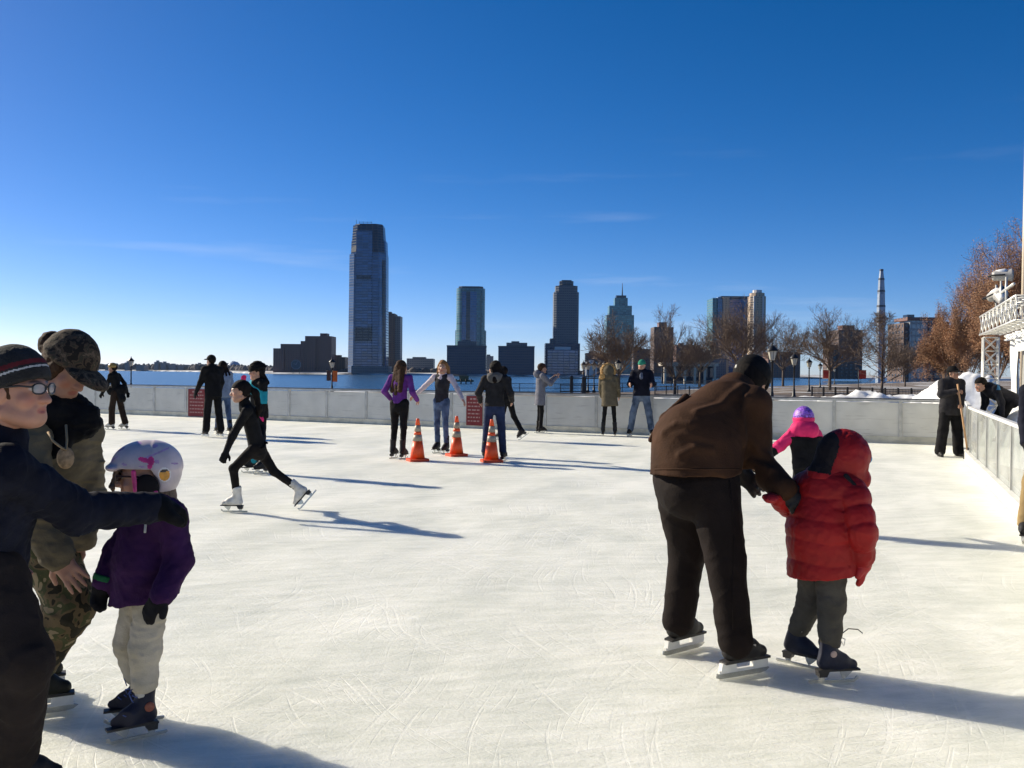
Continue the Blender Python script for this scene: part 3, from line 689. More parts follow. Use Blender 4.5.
# ================================================================ SNOW
snow_m = mat('packed_snow', (.80, .80, .79), .75, .10, 5, bump=.9, bscale=9, col2=(.86, .86, .85))
def nz3(x, y, z=0.):
    return (math.sin(x * 1.7 + 1.3 * math.sin(y * 1.1 + z)) + math.sin(y * 2.3 + 1.7 * math.sin(x * .9 + 2)) + .6 * math.sin(x * 4.1 + y * 3.3 + z) + .4 * math.sin(x * 8.3 - y * 6.1) + .3 * math.sin(13 * x + 2 * math.sin(9 * y))) / 3.3
def snow_heap(name, cx, cy, rx, ry, h, label, rough=.35, n=34, seed=0., rot=0.):
    z0 = land_z(cx, cy) - .05; vs_, fs_ = [], []
    co, si = math.cos(rot), math.sin(rot)
    for j in range(n + 1):
        for i in range(n + 1):
            u, v = i / n * 2 - 1, j / n * 2 - 1
            d = math.sqrt(u * u + v * v); e = max(0, 1 - d ** 2.2)
            x, y = u * rx, v * ry
            z = h * (e ** .7) * (1 + .8 * rough * nz3(x * 1.0 + seed, y * 1.0 - seed) + .22 * rough * nz3(x * 3.2 + seed, y * 3.2)) + (.05 * nz3(x * 3, y * 3 + seed) if e > 0 else 0)
            jx = .06 * rough * nz3(y * 6 + seed, x * 6); vs_.append(((x + jx) * co - y * si, (x + jx) * si + y * co, max(-.02, z)))
    for j in range(n):
        for i in range(n):
            a = j * (n + 1) + i; fs_.append((a, a + 1, a + n + 2, a + n + 1))
    me_ = bpy.data.meshes.new(name); me_.from_pydata(vs_, [], fs_); me_.polygons.foreach_set('use_smooth', [True] * len(fs_))
    return tag(link(name, me_, snow_m, None, (cx, cy, z0)), label, 'snow heap', 'ploughed snow heaps round the rink')
snow_heap('snow_heap', gx(945, 27), 27, 1.25, 1.4, 1.42, 'lumpy snow heap behind the worker, left of the truss', .35, 40, 1.2)
snow_heap('snow_heap', gx(972, 25.5), 25.5, 1.2, 1.4, 1.52, 'tall snow heap between the worker and the truss leg', .3, 40, 4.1)
snow_heap('snow_heap', 9.6, 18.0, .55, 2.3, 1.12, 'snow bank pressed against the glass boards behind the crouching worker', .18, 40, 6.3, R(-15))
snow_heap('snow_heap', 7.6, 12.6, .55, 3.2, .98, 'low snow bank along the right end of the glass boards', .12, 40, 9.3, R(-21))
snow_heap('snow_heap', gx(880, 24.5), 24.5, 2.6, .7, 1.13, 'long low snow ridge behind the right end of the white boards', .25, 44, 2.2, R(-22))
snow_heap('snow_heap', gx(830, 29), 29, 2.0, .7, .78, 'thin snow ridge beyond the boards above the pink child', .3, 34, 8.2, R(-22))
snow_heap('snow_heap', gx(672, 46), 46, 1.7, 1.3, .62, 'flat snow heap on the plaza right of the green hat man', .3, 30, 5.5)
snow_heap('snow_heap', gx(700, 62), 62, 4.5, 2, .55, 'wide snow heap on the plaza behind the bent man', .4, 30, 3.5)
snow_heap('snow_heap', gx(842, 60), 60, 5, 2, .5, 'wide snow heap on the plaza beneath the pyramid shaped tree', .4, 30, 7.7)
snow_heap('snow_heap', gx(905, 52), 52, 2.8, 1.6, .75, 'broad snow heap on the plaza left of the worker', .4, 30, 11.7)

# ================================================================ STAGE TRUSS, TENT, LIGHTS
tr = mat('silver_truss', (.66, .65, .60), .35, .1, 5, metal=.35)
def truss(name, a, b, s, label, rungs=None):
    a, b = Vector(a), Vector(b); d = (b - a); L = d.length; d.normalize()
    up = Vector((0, 0, 1)) if abs(d.z) < .9 else Vector((-.36, -.93, 0)); sd = d.cross(up).normalized(); u = sd.cross(d).normalized()
    r_ = empty(name, a, label, 'truss')
    c = [sd * (i * s / 2) + u * (j * s / 2) for i, j in ((-1, -1), (1, -1), (1, 1), (-1, 1))]
    for q in c: MB().tube([q, q + d * L], .022, 8).build('chord', tr, r_)
    n = rungs or max(3, int(L / s / 1.0))
    for f in range(4):
        m_ = MB(); p, q = c[f], c[(f + 1) % 4]
        for k in range(n):
            t0, t1 = d * (L * k / n), d * (L * (k + 1) / n)
            m_.tube([p + t0, q + t1], .011, 5); m_.tube([q + t0, p + t1], .011, 5); m_.tube([p + t1, q + t1], .011, 5)
        m_.build('lacing', tr, r_)
    return r_
TA = np.array((gx(990, 22), 22.0)); TD = np.array((-.36, -.93)); TB = TA + TD * 6.2
truss('truss_leg', (*TA, -.1), (*TA, 2.42), .31, 'upright silver box truss leg beside the snow heap')
truss('truss_beam', (*(TA - TD * .2), 2.70), (*TB, 2.70), .42, 'horizontal silver box truss beam above the white tent wall', 9)
# tent wall under the beam
tw = empty('tent_wall', (*(TA + TD * 1.0), 0), 'white fabric tent wall with a grey door opening under the truss beam', 'tent')
fabric = mat('white_tent_fabric', (.72, .71, .66), .7, .06, 2, bump=.2, bscale=6)
nrm = np.array((.93, -.36))
def wall_sheet(t0, t1, z0, z1, name, m_, off=.35, amp=.03, fr=7.):
    vs_, fs_ = [], []; N_, M_ = 24, 8
    for i in range(N_ + 1):
        for j in range(M_ + 1):
            t = t0 + (t1 - t0) * i / N_; z = z0 + (z1 - z0) * j / M_; w = off + amp * math.sin(fr * t + .7 * j) + amp * .6 * math.sin(2.3 * fr * t - .4 * j)
            p = TA + TD * t + nrm * w; vs_.append((p[0] - tw.location.x, p[1] - tw.location.y, z))
    n0 = len(vs_); vs_ += [(x + nrm[0] * .02, y + nrm[1] * .02, z) for x, y, z in vs_]
    for i in range(N_):
        for j in range(M_):
            a = i * (M_ + 1) + j; fs_.append((a, a + 1, a + M_ + 2, a + M_ + 1)); fs_.append((a + n0 + M_ + 1, a + n0 + M_ + 2, a + n0 + 1, a + n0))
    MB().add(vs_, fs_, True).build(name, m_, tw)
wall_sheet(.55, 2.0, .0, 2.40, 'side_sheet', fabric); wall_sheet(3.3, 6.2, .0, 2.40, 'side_sheet', fabric); wall_sheet(1.95, 3.35, 2.05, 2.42, 'valance', fabric, .32, .05, 9); wall_sheet(2.0, 3.3, 0, 2.05, 'door_panel', mat('grey_door_fabric', (.30, .29, .26), .7), .42, .01)
wall_sheet(.4, 6.2, 2.32, 2.46, 'snow_fringe', snow_m, .26, .05, 17)
# lights on the beam, iced over
def spot(t, z, tilt, label, s=1.0):
    p = TA + TD * t
    r_ = empty('stage_light', (*p, z), label, 'stage light', 'stage lights on the truss')
    r_.rotation_euler = (R(tilt[0]), R(tilt[1]), R(tilt[2]))
    MB().lathe([(.10 * s, -.28 * s), (.13 * s, -.22 * s), (.14 * s, .12 * s), (.165 * s, .16 * s), (.165 * s, .2 * s)], 16).build('housing', mat('light_housing', (.38, .37, .35), .5), r_)
    MB().lathe([(.15 * s, .19 * s), (.14 * s, .21 * s), (.02 * s, .215 * s)], 16).build('lens', mat('dark_lens', (.015, .015, .018), .2), r_)
    m_ = MB(); m_.tube([(-.18 * s, 0, 0), (-.18 * s, 0, -.35 * s), (.18 * s, 0, -.35 * s), (.18 * s, 0, 0)], .018, 6); m_.build('yoke', iron, r_)
    mm = MB(); mm.lathe([(.06 * s, -.22 * s), (.10 * s, -.1 * s), (.11 * s, .02 * s), (.06 * s, .12 * s)], 9, (0, .07 * s, 0)); mm.build('snow_cap', snow_m, r_)
spot(1.3, 3.32, (70, 0, 30), 'lower snow capped stage light with dark lens above the truss beam', .8)
spot(2.4, 3.62, (88, 0, 70), 'upper stage light seen edge on at the right picture edge', .8)
spot(1.9, 3.18, (60, 20, 160), 'snow covered stage light resting on the truss beam', .75)
m_ = MB()
for t in (1.0, 1.9, 2.8):
    p = TA + TD * t; m_.tube([(p[0], p[1], 2.9), (p[0], p[1], 3.55)], .025, 6)
p, q = TA + TD * .9, TA + TD * 4; m_.tube([(*p, 3.3), (*q, 3.3)], .03, 6); m_.build('light_bar', tr); tag(bpy.data.objects['light_bar'], 'thin silver pipe rack holding the stage lights above the truss beam', 'light rack')
# mast at the right edge
x_ = gx(1023.0, 30); r_ = empty('flag_mast', (x_, 30, -.1), 'tall pale mast at the right picture edge rising above the trees', 'mast')
zt = (horizon(1022) - 98) * 30 / F_PX + EYE
MB().lathe([(.10, 0), (.085, zt * .5), (.055, zt)], 10).build('pole', mat('tan_mast', (.55, .46, .34), .5), r_); MB().lathe([(.06, zt), (.085, zt + .06), (.03, zt + .14)], 10).build('finial', mat('tan_mast', (.55, .46, .34), .5), r_)

# ================================================================ TRAFFIC CONES
cone_o = mat('cone_orange', (.85, .09, .012), .45, .08, 8); cone_w = mat('cone_reflector', (.34, .29, .22), .5, .15, 12); cone_b = mat('cone_base_orange', (.70, .07, .015), .6, .1, 6)
def cone(px, py, label, rz):
    p = ground(px, py)
    r_ = empty('traffic_cone', p, label, 'traffic cone', 'traffic cones in the middle of the ice', rz)
    b_ = MB(); b_.prism([(-.165, -.13), (-.13, -.165), (.13, -.165), (.165, -.13), (.165, .13), (.13, .165), (-.13, .165), (-.165, .13)], (0, 0, .022), (1, 0, 0), (0, 1, 0), (0, 0, 1), .044); b_.build('base', cone_b, r_)
    def rad(z): return .126 - (.126 - .028) * (z - .04) / .66
    for z0, z1, m_, nm, e in ((.04, .34, cone_o, 'body', 0), (.34, .445, cone_w, 'reflective_band', .003), (.445, .50, cone_o, 'body', 0), (.50, .605, cone_w, 'reflective_band', .003), (.605, .70, cone_o, 'tip', 0)):
        pr = [(rad(z0) + e, z0), (rad(z1) + e, z1)]
        if nm == 'tip': pr += [(.026, .715), (.012, .72)]
        MB().lathe(pr, 20).build(nm, m_, r_)
cone(417.5, 461, 'left traffic cone beside the woman in purple', .4); cone(456.5, 456, 'middle traffic cone right of the woman in the vest', .5); cone(491.5, 462, 'right traffic cone at the feet of the woman in charcoal', .3)

# ================================================================ TREES
bark_m = mat('winter_bark', (.11, .08, .06), .9, .3, 3)
twig_m = mat('bare_twigs', (.19, .135, .095), .9, .25, .6)
twig_r = mat('russet_twigs', (.26, .165, .105), .9, .35, .4)
leaf_r = mat('dry_russet_leaves', (.29, .155, .08), .9, .35, .5, col2=(.38, .215, .115))
def tree(px, Y, ytop, wpx, label, seed, russet=False, pyramid=False, base_frac=.28, dens=1.0):
    rs_ = random.Random(seed); x = gx(px, Y); z0 = land_z(x, Y); k = Y / F_PX
    Ht = (horizon(px) - ytop) * k + EYE - z0; W = wpx * k / 2
    r_ = empty('bare_tree' if not russet else 'russet_tree', (x, Y, z0), label, 'tree', 'winter trees beyond the rink')
    V, Fc = [], []
    def seg(a, b, r0, r1, n):
        d = b - a
        if d.length < 1e-5: return
        d.normalize(); q = Vector((.3, .2, .93)) if abs(d.z) < .9 else Vector((1, 0, 0))
        u = d.cross(q).normalized(); w = d.cross(u); o = len(V)
        for p, r in ((a, r0), (b, r1)):
            for i in range(n):
                t = 2 * math.pi * i / n; V.append(p + (u * math.cos(t) + w * math.sin(t)) * r)
        for i in range(n): Fc.append((o + i, o + (i + 1) % n, o + n + (i + 1) % n, o + n + i))
    leaves = []
    tmin = max(.009, k * .08)
    def grow(p, d, L, r, lev):
        n = 5 if lev < 2 else 3
        steps = 3 if lev < 3 else 2
        for s_ in range(steps):
            d2 = (d + Vector((rs_.gauss(0, .16), rs_.gauss(0, .16), rs_.gauss(.05, .10)))).normalized()
            q = p + d2 * (L / steps); rr_ = max(tmin, r * (1 - .28 / 1 * (s_ + 1) / steps))
            seg(p, q, max(tmin, r), rr_, n)
            if lev < 5 and (lev > 0 or s_ > 0):
                for _ in range((2 if lev > 0 else 3) if rs_.random() < .74 * dens else 1):
                    ax = Vector((rs_.gauss(0, 1), rs_.gauss(0, 1), rs_.gauss(.1, .55))).normalized()
                    dd = (d2 * (.75 if not pyramid else .6) + ax * .75); dd.z += .12; dd.normalize()
                    grow(q, dd, L * rs_.uniform(.5, .72), r * .5, lev + 1)
            p, d, r = q, d2, rr_
            if russet and lev >= 3: leaves.append((p.copy(), d2.copy()))
        if lev < 5: grow(p, d, L * .62, r, lev + 1)
    tr_ = MB(); th = Ht * base_frac; r0 = max(.10, Ht * .017)
    top = Vector((0, 0, th))
    tr_.lathe([(r0 * 1.5, -.2), (r0 * 1.12, .25), (r0, th * .5), (r0 * .85, th)], 9)
    if pyramid:
        tr_.tube([(0, 0, th), (.05, 0, Ht * .6), (0, .05, Ht * .95)], [r0 * .85, r0 * .45, tmin], 7)
        nb = int(34 * dens)
        for i in range(nb):
            f = i / nb; z = th * .8 + (Ht - th * .8) * f; L = W * (1 - f) ** .8 * .62 + .4; a = i * 2.4 + rs_.uniform(-.4, .4)
            grow(Vector((0, 0, z)), Vector((math.cos(a), math.sin(a), .55 + .5 * f)).normalized(), L, r0 * .32 * (1 - f) + tmin, 2)
    else:
        nb = 6
        for i in range(nb):
            a = i * 2 * math.pi / nb + rs_.uniform(-.4, .4); e = rs_.uniform(.55, 1.25)
            grow(Vector((0, 0, th * rs_.uniform(.8, 1))), Vector((math.cos(a), math.sin(a), e)).normalized(), (Ht - th) * .42 * rs_.uniform(.8, 1.1), r0 * .55, 1)
        grow(top, Vector((0, 0, 1)), (Ht - th) * .45, r0 * .7, 1)
    tr_.build('trunk', bark_m, r_)
    # fit the crown to its measured height and width
    A = np.array([tuple(v) for v in V], dtype=np.float32)
    zmax = np.percentile(A[:, 2], 99.6); A[:, 2] = np.where(A[:, 2] > th, th + (A[:, 2] - th) * (Ht - th) / (zmax - th), A[:, 2])
    wx = np.percentile(np.abs(A[:, 0]), 98); sc_ = W / wx; A[:, 0] *= sc_; A[:, 1] *= sc_
    me_ = bpy.data.meshes.new('crown'); me_.from_pydata(A.tolist(), [], Fc)
    crown = link('crown', me_, twig_r if russet else twig_m, r_)
    if leaves:
        LV, LF = [], []
        for p, d in leaves:
            for _ in range(7):
                c = p + Vector((rs_.gauss(0, .2), rs_.gauss(0, .2), rs_.gauss(0, .2))); z = c.z
                c = Vector((c.x * sc_, c.y * sc_, th + (z - th) * (Ht - th) / (zmax - th) if z > th else z))
                u = Vector((rs_.gauss(0, 1), rs_.gauss(0, 1), rs_.gauss(0, 1))).normalized(); w = u.orthogonal().normalized(); s_ = rs_.uniform(.025, .055) * max(1, Y / 70)
                o = len(LV); LV += [c - u * s_, c + w * s_ * .5, c + u * s_, c - w * s_ * .5]; LF.append((o, o + 1, o + 2, o + 3))
        me_ = bpy.data.meshes.new('dry_leaves'); me_.from_pydata([tuple(v) for v in LV], [], LF); lo = link('dry_leaves', me_, leaf_r, r_); lo['kind'] = 'stuff'
    return len(Fc)
TT = [(619, 100, 316, 64, 'broad bare tree behind the fur hood woman and green hat man', 1, {}), (675, 96, 308, 62, 'young upright bare tree right of the green hat man', 2, {'base_frac': .2}),
      (742, 102, 304, 76, 'bare tree in front of the mirror glass tower above the bent man', 3, {}), (700, 150, 332, 50, 'small bare tree far back between two larger ones', 4, {}),
      (830, 118, 309, 72, 'bare tree above the row of lamps, left of the lattice mast', 5, {}), (882, 98, 311, 58, 'pyramid shaped bare tree in front of the slim mast', 6, {'pyramid': True, 'base_frac': .15}),
      (783, 160, 322, 44, 'small bare tree behind the nearest lamp posts', 8, {}), (905, 170, 340, 44, 'low bare tree in front of the waterside apartments', 9, {})]
for px, Y, yt, w, lb, sd_, kw in TT: tree(px, Y, yt, w, lb, sd_, **kw)
for px, Y, yt, w, lb, sd_ in ((944, 105, 318, 46, 'farthest and smallest russet tree at the left end of the russet row', 11), (966, 84, 287, 62, 'second russet tree from the left, above the snow heap', 12), (996, 68, 256, 84, 'third russet tree, behind the truss leg', 13), (1034, 55, 228, 120, 'nearest and tallest russet tree at the right picture edge', 14)):
    tree(px, Y, yt, w, lb, sd_, russet=True, base_frac=.12)
# ================================================================ BODY MODELLER (distance fields -> one continuous mesh per piece)
f32 = np.float32
def V3(*a): return np.array(a, dtype=float)
def nrm_(v): v = np.asarray(v, float); return v / (np.linalg.norm(v) + 1e-9)
def cap(a, b, ra, rb, flat=None, puff=None):
    """rounded cone a->b; flat=(axis, factor) squeezes it along axis; puff=(count, depth) makes quilted bulges"""
    a = np.asarray(a, float); b = np.asarray(b, float); ab = b - a; L2 = float(ab @ ab) + 1e-9
    def fn(P):
        q = P - a.astype(f32); t = np.clip((q @ ab.astype(f32)) / f32(L2), 0, 1)
        q = q - t[:, None] * ab.astype(f32)
        if flat is not None:
            n = flat[0].astype(f32); c = q @ n; q = q + (c * f32(flat[1] - 1))[:, None] * n
        d = np.sqrt(np.einsum('ij,ij->i', q, q)) - (f32(ra) + f32(rb - ra) * t)
        if puff: d = d - f32(puff[1]) * (np.abs(np.sin(np.pi * t * puff[0])) ** .6 - .6)
        return d
    return fn
def ell(c, rad, B=None):
    c = np.asarray(c, float); rad = np.asarray(rad, float)
    Bm = (np.eye(3) if B is None else np.array(B)).astype(f32)
    def fn(P):
        q = (P - c.astype(f32)) @ Bm.T; k0 = np.sqrt((((q / rad.astype(f32)) ** 2).sum(1))); k1 = np.sqrt((((q / (rad ** 2).astype(f32)) ** 2).sum(1))) + 1e-6
        return k0 * (k0 - 1) / k1
    return fn
def rbox(c, half, B=None, r=.01):
    c = np.asarray(c, float); half = np.asarray(half, float) - r; Bm = (np.eye(3) if B is None else np.array(B)).astype(f32)
    def fn(P):
        q = np.abs((P - c.astype(f32)) @ Bm.T) - half.astype(f32)
        return np.sqrt((np.maximum(q, 0) ** 2).sum(1)) + np.minimum(q.max(1), 0) - f32(r)
    return fn
def half(p, n):
    """keeps the side the normal points away from"""
    p = np.asarray(p, float).astype(f32); n = nrm_(n).astype(f32)
    return lambda P: (P - p) @ n
def uni(fs, k=.02):
    def fn(P):
        d = fs[0](P)
        for f in fs[1:]:
            e = f(P)
            if k > 0:
                h = np.maximum(k - np.abs(d - e), 0) / k; d = np.minimum(d, e) - h * h * f32(k * .25)
            else: d = np.minimum(d, e)
        return d
    return fn
def sub(f, g, k=.01):
    def fn(P):
        d, e = f(P), -g(P); h = np.maximum(k - np.abs(d - e), 0) / k
        return np.maximum(d, e) + h * h * f32(k * .25)
    return fn
def inter(f, g): return lambda P: np.maximum(f(P), g(P))
def folds(f, amp, freq, seed, aniso=(1, 1, 1.8)):
    """cloth folds: warped directional ripples"""
    rs_ = np.random.RandomState(seed); ks = rs_.normal(size=(5, 3)); ks /= np.linalg.norm(ks, axis=1)[:, None]; ks = (ks * np.array(aniso) * freq * np.array([.5, .8, 1.1, 1.6, 2.3])[:, None]).astype(f32)
    ms = (rs_.normal(size=(5, 3)) * freq * .35).astype(f32); ph = rs_.uniform(0, 6, 5).astype(f32)
    def fn(P):
        s = 0
        for i in range(5):
            w = np.sin(P @ ks[i] + ph[i] + 1.9 * np.sin(P @ ms[i] + ph[i] * 2) + .8 * np.sin(P @ ms[(i + 2) % 5] * 2.3))
            s = s + (.45 * w - .9 * (1 - np.abs(w)) ** 2) * f32(1 / (1 + .45 * i))
        return f(P) + f32(amp) * s * .55
    return fn

def polygonise(fn, lo, hi, h):
    B = 8
    lo = np.asarray(lo, float); nb = np.maximum(1, np.ceil((np.asarray(hi, float) - lo) / (h * B))).astype(int); n = nb * B
    ii = np.stack(np.meshgrid(*[np.arange(k) for k in nb], indexing='ij'), -1).reshape(-1, 3)
    cen = (lo + (ii + .5) * B * h).astype(f32); dc = fn(cen)
    act = np.abs(dc) < B * h * 1.6
    vals = np.repeat(np.repeat(np.repeat(np.where(dc < 0, -1., 1.).astype(f32).reshape(nb), B, 0), B, 1), B, 2)
    vals = np.pad(vals, ((0, 1),) * 3, constant_values=1.)
    loc = np.stack(np.meshgrid(*[np.arange(B)] * 3, indexing='ij'), -1).reshape(-1, 3)
    ai = ii[act]
    for s in range(0, len(ai), 400):
        g = (ai[s:s + 400, None, :] * B + loc[None]).reshape(-1, 3)
        vals[g[:, 0], g[:, 1], g[:, 2]] = fn((lo + g * h).astype(f32))
    vals[0] = vals[-1] = 1; vals[:, 0] = vals[:, -1] = 1; vals[:, :, 0] = vals[:, :, -1] = 1
    ins = (vals < 0)
    c = np.zeros(n, np.uint8)
    for dx in (0, 1):
        for dy in (0, 1):
            for dz in (0, 1): c += ins[dx:dx + n[0], dy:dy + n[1], dz:dz + n[2]]
    cells = np.argwhere((c > 0) & (c < 8))
    if len(cells) == 0: return None
    idx = np.full(n, -1, np.int32); idx[cells[:, 0], cells[:, 1], cells[:, 2]] = np.arange(len(cells))
    corner = [(dx, dy, dz) for dx in (0, 1) for dy in (0, 1) for dz in (0, 1)]
    cv = np.stack([vals[cells[:, 0] + a, cells[:, 1] + b, cells[:, 2] + e] for a, b, e in corner], 1)
    acc = np.zeros((len(cells), 3)); cnt = np.zeros(len(cells))
    for i in range(8):
        for j in range(i + 1, 8):
            if sum(abs(corner[i][q] - corner[j][q]) for q in range(3)) != 1: continue
            va, vb = cv[:, i], cv[:, j]; m = (va < 0) != (vb < 0); t = np.where(m, va / np.where(m, va - vb, 1), 0)
            p = np.array(corner[i]) + t[:, None] * (np.array(corner[j]) - np.array(corner[i])); acc[m] += p[m]; cnt[m] += 1
    verts = lo + (cells + acc / cnt[:, None]) * h
    quads = []
    for ax in range(3):
        o1, o2 = [(1, 2), (2, 0), (0, 1)][ax]
        sl0 = [slice(1, n[q]) for q in range(3)]; sl0[ax] = slice(0, n[ax]); sl1 = list(sl0); sl1[ax] = slice(1, n[ax] + 1)
        a, b = ins[tuple(sl0)], ins[tuple(sl1)]
        e = np.argwhere(a != b); off = np.ones(3, int); off[ax] = 0; e = e + off
        flip = ins[e[:, 0], e[:, 1], e[:, 2]]
        u = np.zeros(3, int); u[o1] = 1; w = np.zeros(3, int); w[o2] = 1
        q = np.stack([idx[tuple((e - u - w).T)], idx[tuple((e - w).T)], idx[tuple(e.T)], idx[tuple((e - u).T)]], 1)
        q[~flip] = q[~flip][:, ::-1]; quads.append(q)
    quads = np.concatenate(quads); quads = quads[(quads >= 0).all(1)]
    return verts, quads
def surf(fn, px, py, Y):
    """first point of a surface met along the line of sight through a picture point, near depth Y"""
    ys = np.linspace(Y - .5, Y + .6, 700); P = np.array([at(px, py, y) for y in ys]).astype(f32); d = fn(P); i = np.argmax(d < 0)
    return P[i].astype(float)
def bounds_of(pts, pad):
    A = np.array([np.asarray(p, float)[:3] for p in pts]); return A.min(0) - pad, A.max(0) + pad
def sdf_obj(name, fn, pts, pad, h, mats, parent, origin, matfn=None, relax=1, mask=None):
    lo, hi = bounds_of(pts, pad); r_ = polygonise(fn, lo, hi, h)
    if r_ is None: return None
    v, q = r_
    # one pass of smoothing takes off the lattice steps
    for _ in range(relax):
        s = np.zeros_like(v); c = np.zeros(len(v))
        for k in range(4):
            np.add.at(s, q[:, k], v[q[:, (k + 1) % 4]]); np.add.at(c, q[:, k], 1)
        v = .5 * v + .5 * s / np.maximum(c, 1)[:, None]
    v = v - np.asarray(origin)
    me_ = bpy.data.meshes.new(name)
    me_.vertices.add(len(v)); me_.vertices.foreach_set('co', v.astype(f32).ravel())
    me_.loops.add(len(q) * 4); me_.loops.foreach_set('vertex_index', q.astype(np.int32).ravel())
    me_.polygons.add(len(q)); me_.polygons.foreach_set('loop_start', np.arange(0, len(q) * 4, 4, dtype=np.int32))
    me_.update(calc_edges=True); me_.polygons.foreach_set('use_smooth', np.ones(len(q), bool))
    o = link(name, me_, mats, parent)
    if mask is not None:
        at_ = me_.attributes.new('face_mask', 'FLOAT_COLOR', 'POINT'); at_.data.foreach_set('color', mask(v + np.asarray(origin)).astype(f32).ravel())
    if matfn is not None:
        cen = v[q].mean(1) + np.asarray(origin); me_.polygons.foreach_set('material_index', matfn(cen).astype(np.int32))
    return o

# ---------------------------------------------------------------- pieces of a figure
def frame(fwd, up):
    u = nrm_(up); f = nrm_(np.asarray(fwd, float) - u * float(np.dot(fwd, u))); r = np.cross(f, u)
    return r, f, u
def head_prims(c, fwd, up, s):
    """head about .235*s high; c = middle of the head"""
    r, f, u = frame(fwd, up); B = [r, f, u]; p = lambda x, y, z: c + (r * x + f * y + u * z) * s
    a = [ell(p(0, -.012, .025), (.076 * s, .097 * s, .093 * s), B), ell(p(0, .032, -.03), (.062 * s, .062 * s, .085 * s), B), cap(p(.026, .055, -.088), p(-.026, .055, -.088), .027 * s, .027 * s),
         cap(p(.055, .0, -.07), p(.02, .06, -.09), .028 * s, .024 * s), cap(p(-.055, .0, -.07), p(-.02, .06, -.09), .028 * s, .024 * s)]
    skull = uni(a, .03 * s)
    b = [cap(p(0, .088, .012), p(0, .112, -.026), .009 * s, .0145 * s), cap(p(.013, .098, -.028), p(-.013, .098, -.028), .010 * s, .010 * s),
         cap(p(.045, .072, .028), p(0, .085, .030), .011 * s, .012 * s), cap(p(-.045, .072, .028), p(0, .085, .030), .011 * s, .012 * s),
         cap(p(.02, .084, -.056), p(-.02, .084, -.056), .0085 * s, .0085 * s), cap(p(.016, .082, -.069), p(-.016, .082, -.069), .009 * s, .009 * s),
         ell(p(.078, -.005, -.005), (.012 * s, .022 * s, .033 * s), B), ell(p(-.078, -.005, -.005), (.012 * s, .022 * s, .033 * s), B),
         ell(p(.042, .058, -.03), (.028 * s, .024 * s, .028 * s), B), ell(p(-.042, .058, -.03), (.028 * s, .024 * s, .028 * s), B)]
    h = uni([skull] + b, .012 * s)
    h = sub(h, ell(p(.031, .096, .012), (.017 * s, .013 * s, .011 * s), B), .008 * s); h = sub(h, ell(p(-.031, .096, .012), (.017 * s, .013 * s, .011 * s), B), .008 * s)
    h = sub(h, cap(p(.02, .094, -.0625), p(-.02, .094, -.0625), .003 * s, .003 * s), .004 * s)
    eyes = uni([ell(p(.031, .074, .012), (.0135 * s,) * 3), ell(p(-.031, .074, .012), (.0135 * s,) * 3)], 0)
    return uni([h, eyes], .002)
def face_mask(c, fwd, up, s):
    """per-vertex weights: lips, brow and iris, eye white, blush"""
    r, f, u = frame(fwd, up)
    def fn(C):
        q = (C - c) / s; x, y, z = np.abs(q @ r), q @ f, q @ u; fr = y > .045
        soft = lambda d, w: np.clip(.5 - d / w, 0, 1) * fr
        lip = soft(np.sqrt((x / .024) ** 2 + ((z + .0625) / .0115) ** 2) - 1, .5)
        iris = soft(np.sqrt(((x - .031) / .0072) ** 2 + ((z - .012) / .0072) ** 2) - 1, .5); lash = soft(np.sqrt(((x - .031) / .019) ** 2 + ((z - .021 + (x - .031) ** 2 * 14) / .0035) ** 2) - 1, .8)
        brow = soft(np.sqrt(((x - .033) / .022) ** 2 + ((z - .036 + (x - .030) ** 2 * 10) / .0048) ** 2) - 1, .8) * .85
        white = soft(np.sqrt(((x - .031) / .0155) ** 2 + ((z - .012) / .0080) ** 2) - 1, .4)
        blush = np.clip(1 - np.sqrt(((x - .045) / .035) ** 2 + ((z + .03) / .03) ** 2), 0, 1) * fr
        return np.stack([lip, np.maximum(np.maximum(iris, lash), brow), white, blush], 1)
    return fn
def hand_prims(w, d, n, s, curl=.35, thumb=1, fat=0., spread=.12):
    """palm at wrist w pointing d, n = back-of-hand normal, thumb = +-1 side; five separate fingers"""
    d = nrm_(d); n = nrm_(np.asarray(n, float) - d * float(np.dot(n, d))); t = np.cross(d, n) * thumb
    P = [cap(w - d * .01 * s, w + d * .03 * s, .028 * s + fat, .030 * s + fat, (n, 1.3)), cap(w + d * .045 * s + t * .018 * s, w + d * .075 * s + t * .02 * s, .026 * s + fat, .022 * s + fat, (n, 1.7)), cap(w + d * .045 * s - t * .014 * s, w + d * .07 * s - t * .018 * s, .028 * s + fat, .022 * s + fat, (n, 1.7))]
    fin = []
    for i, (o, L) in enumerate(((.030, .072), (.010, .082), (-.011, .076), (-.031, .060))):
        b = w + d * (.088 - abs(o - .0) * .15) * s + t * o * s; dd = nrm_(d + t * (o / .03) * spread)
        for k, fr in enumerate((.42, .32, .26)):
            a = curl * (1 + k * .75); d2 = nrm_(dd * math.cos(a) - n * math.sin(a)); e = b + d2 * L * fr * s
            fin.append(cap(b, e, (.0098 - .0011 * k) * s + fat, (.0091 - .0012 * k) * s + fat)); b = e
    b = w + d * .02 * s + t * .03 * s; d1 = nrm_(d * .62 + t * .68 - n * .3); e = b + d1 * .045 * s; fin.append(cap(b, e, .014 * s + fat, .0115 * s + fat)); d2 = nrm_(d * .85 + t * .3 - n * .4); fin.append(cap(e, e + d2 * .036 * s, .0112 * s + fat, .009 * s + fat))
    return uni([uni(P, .02 * s)] + fin, .006 * s)

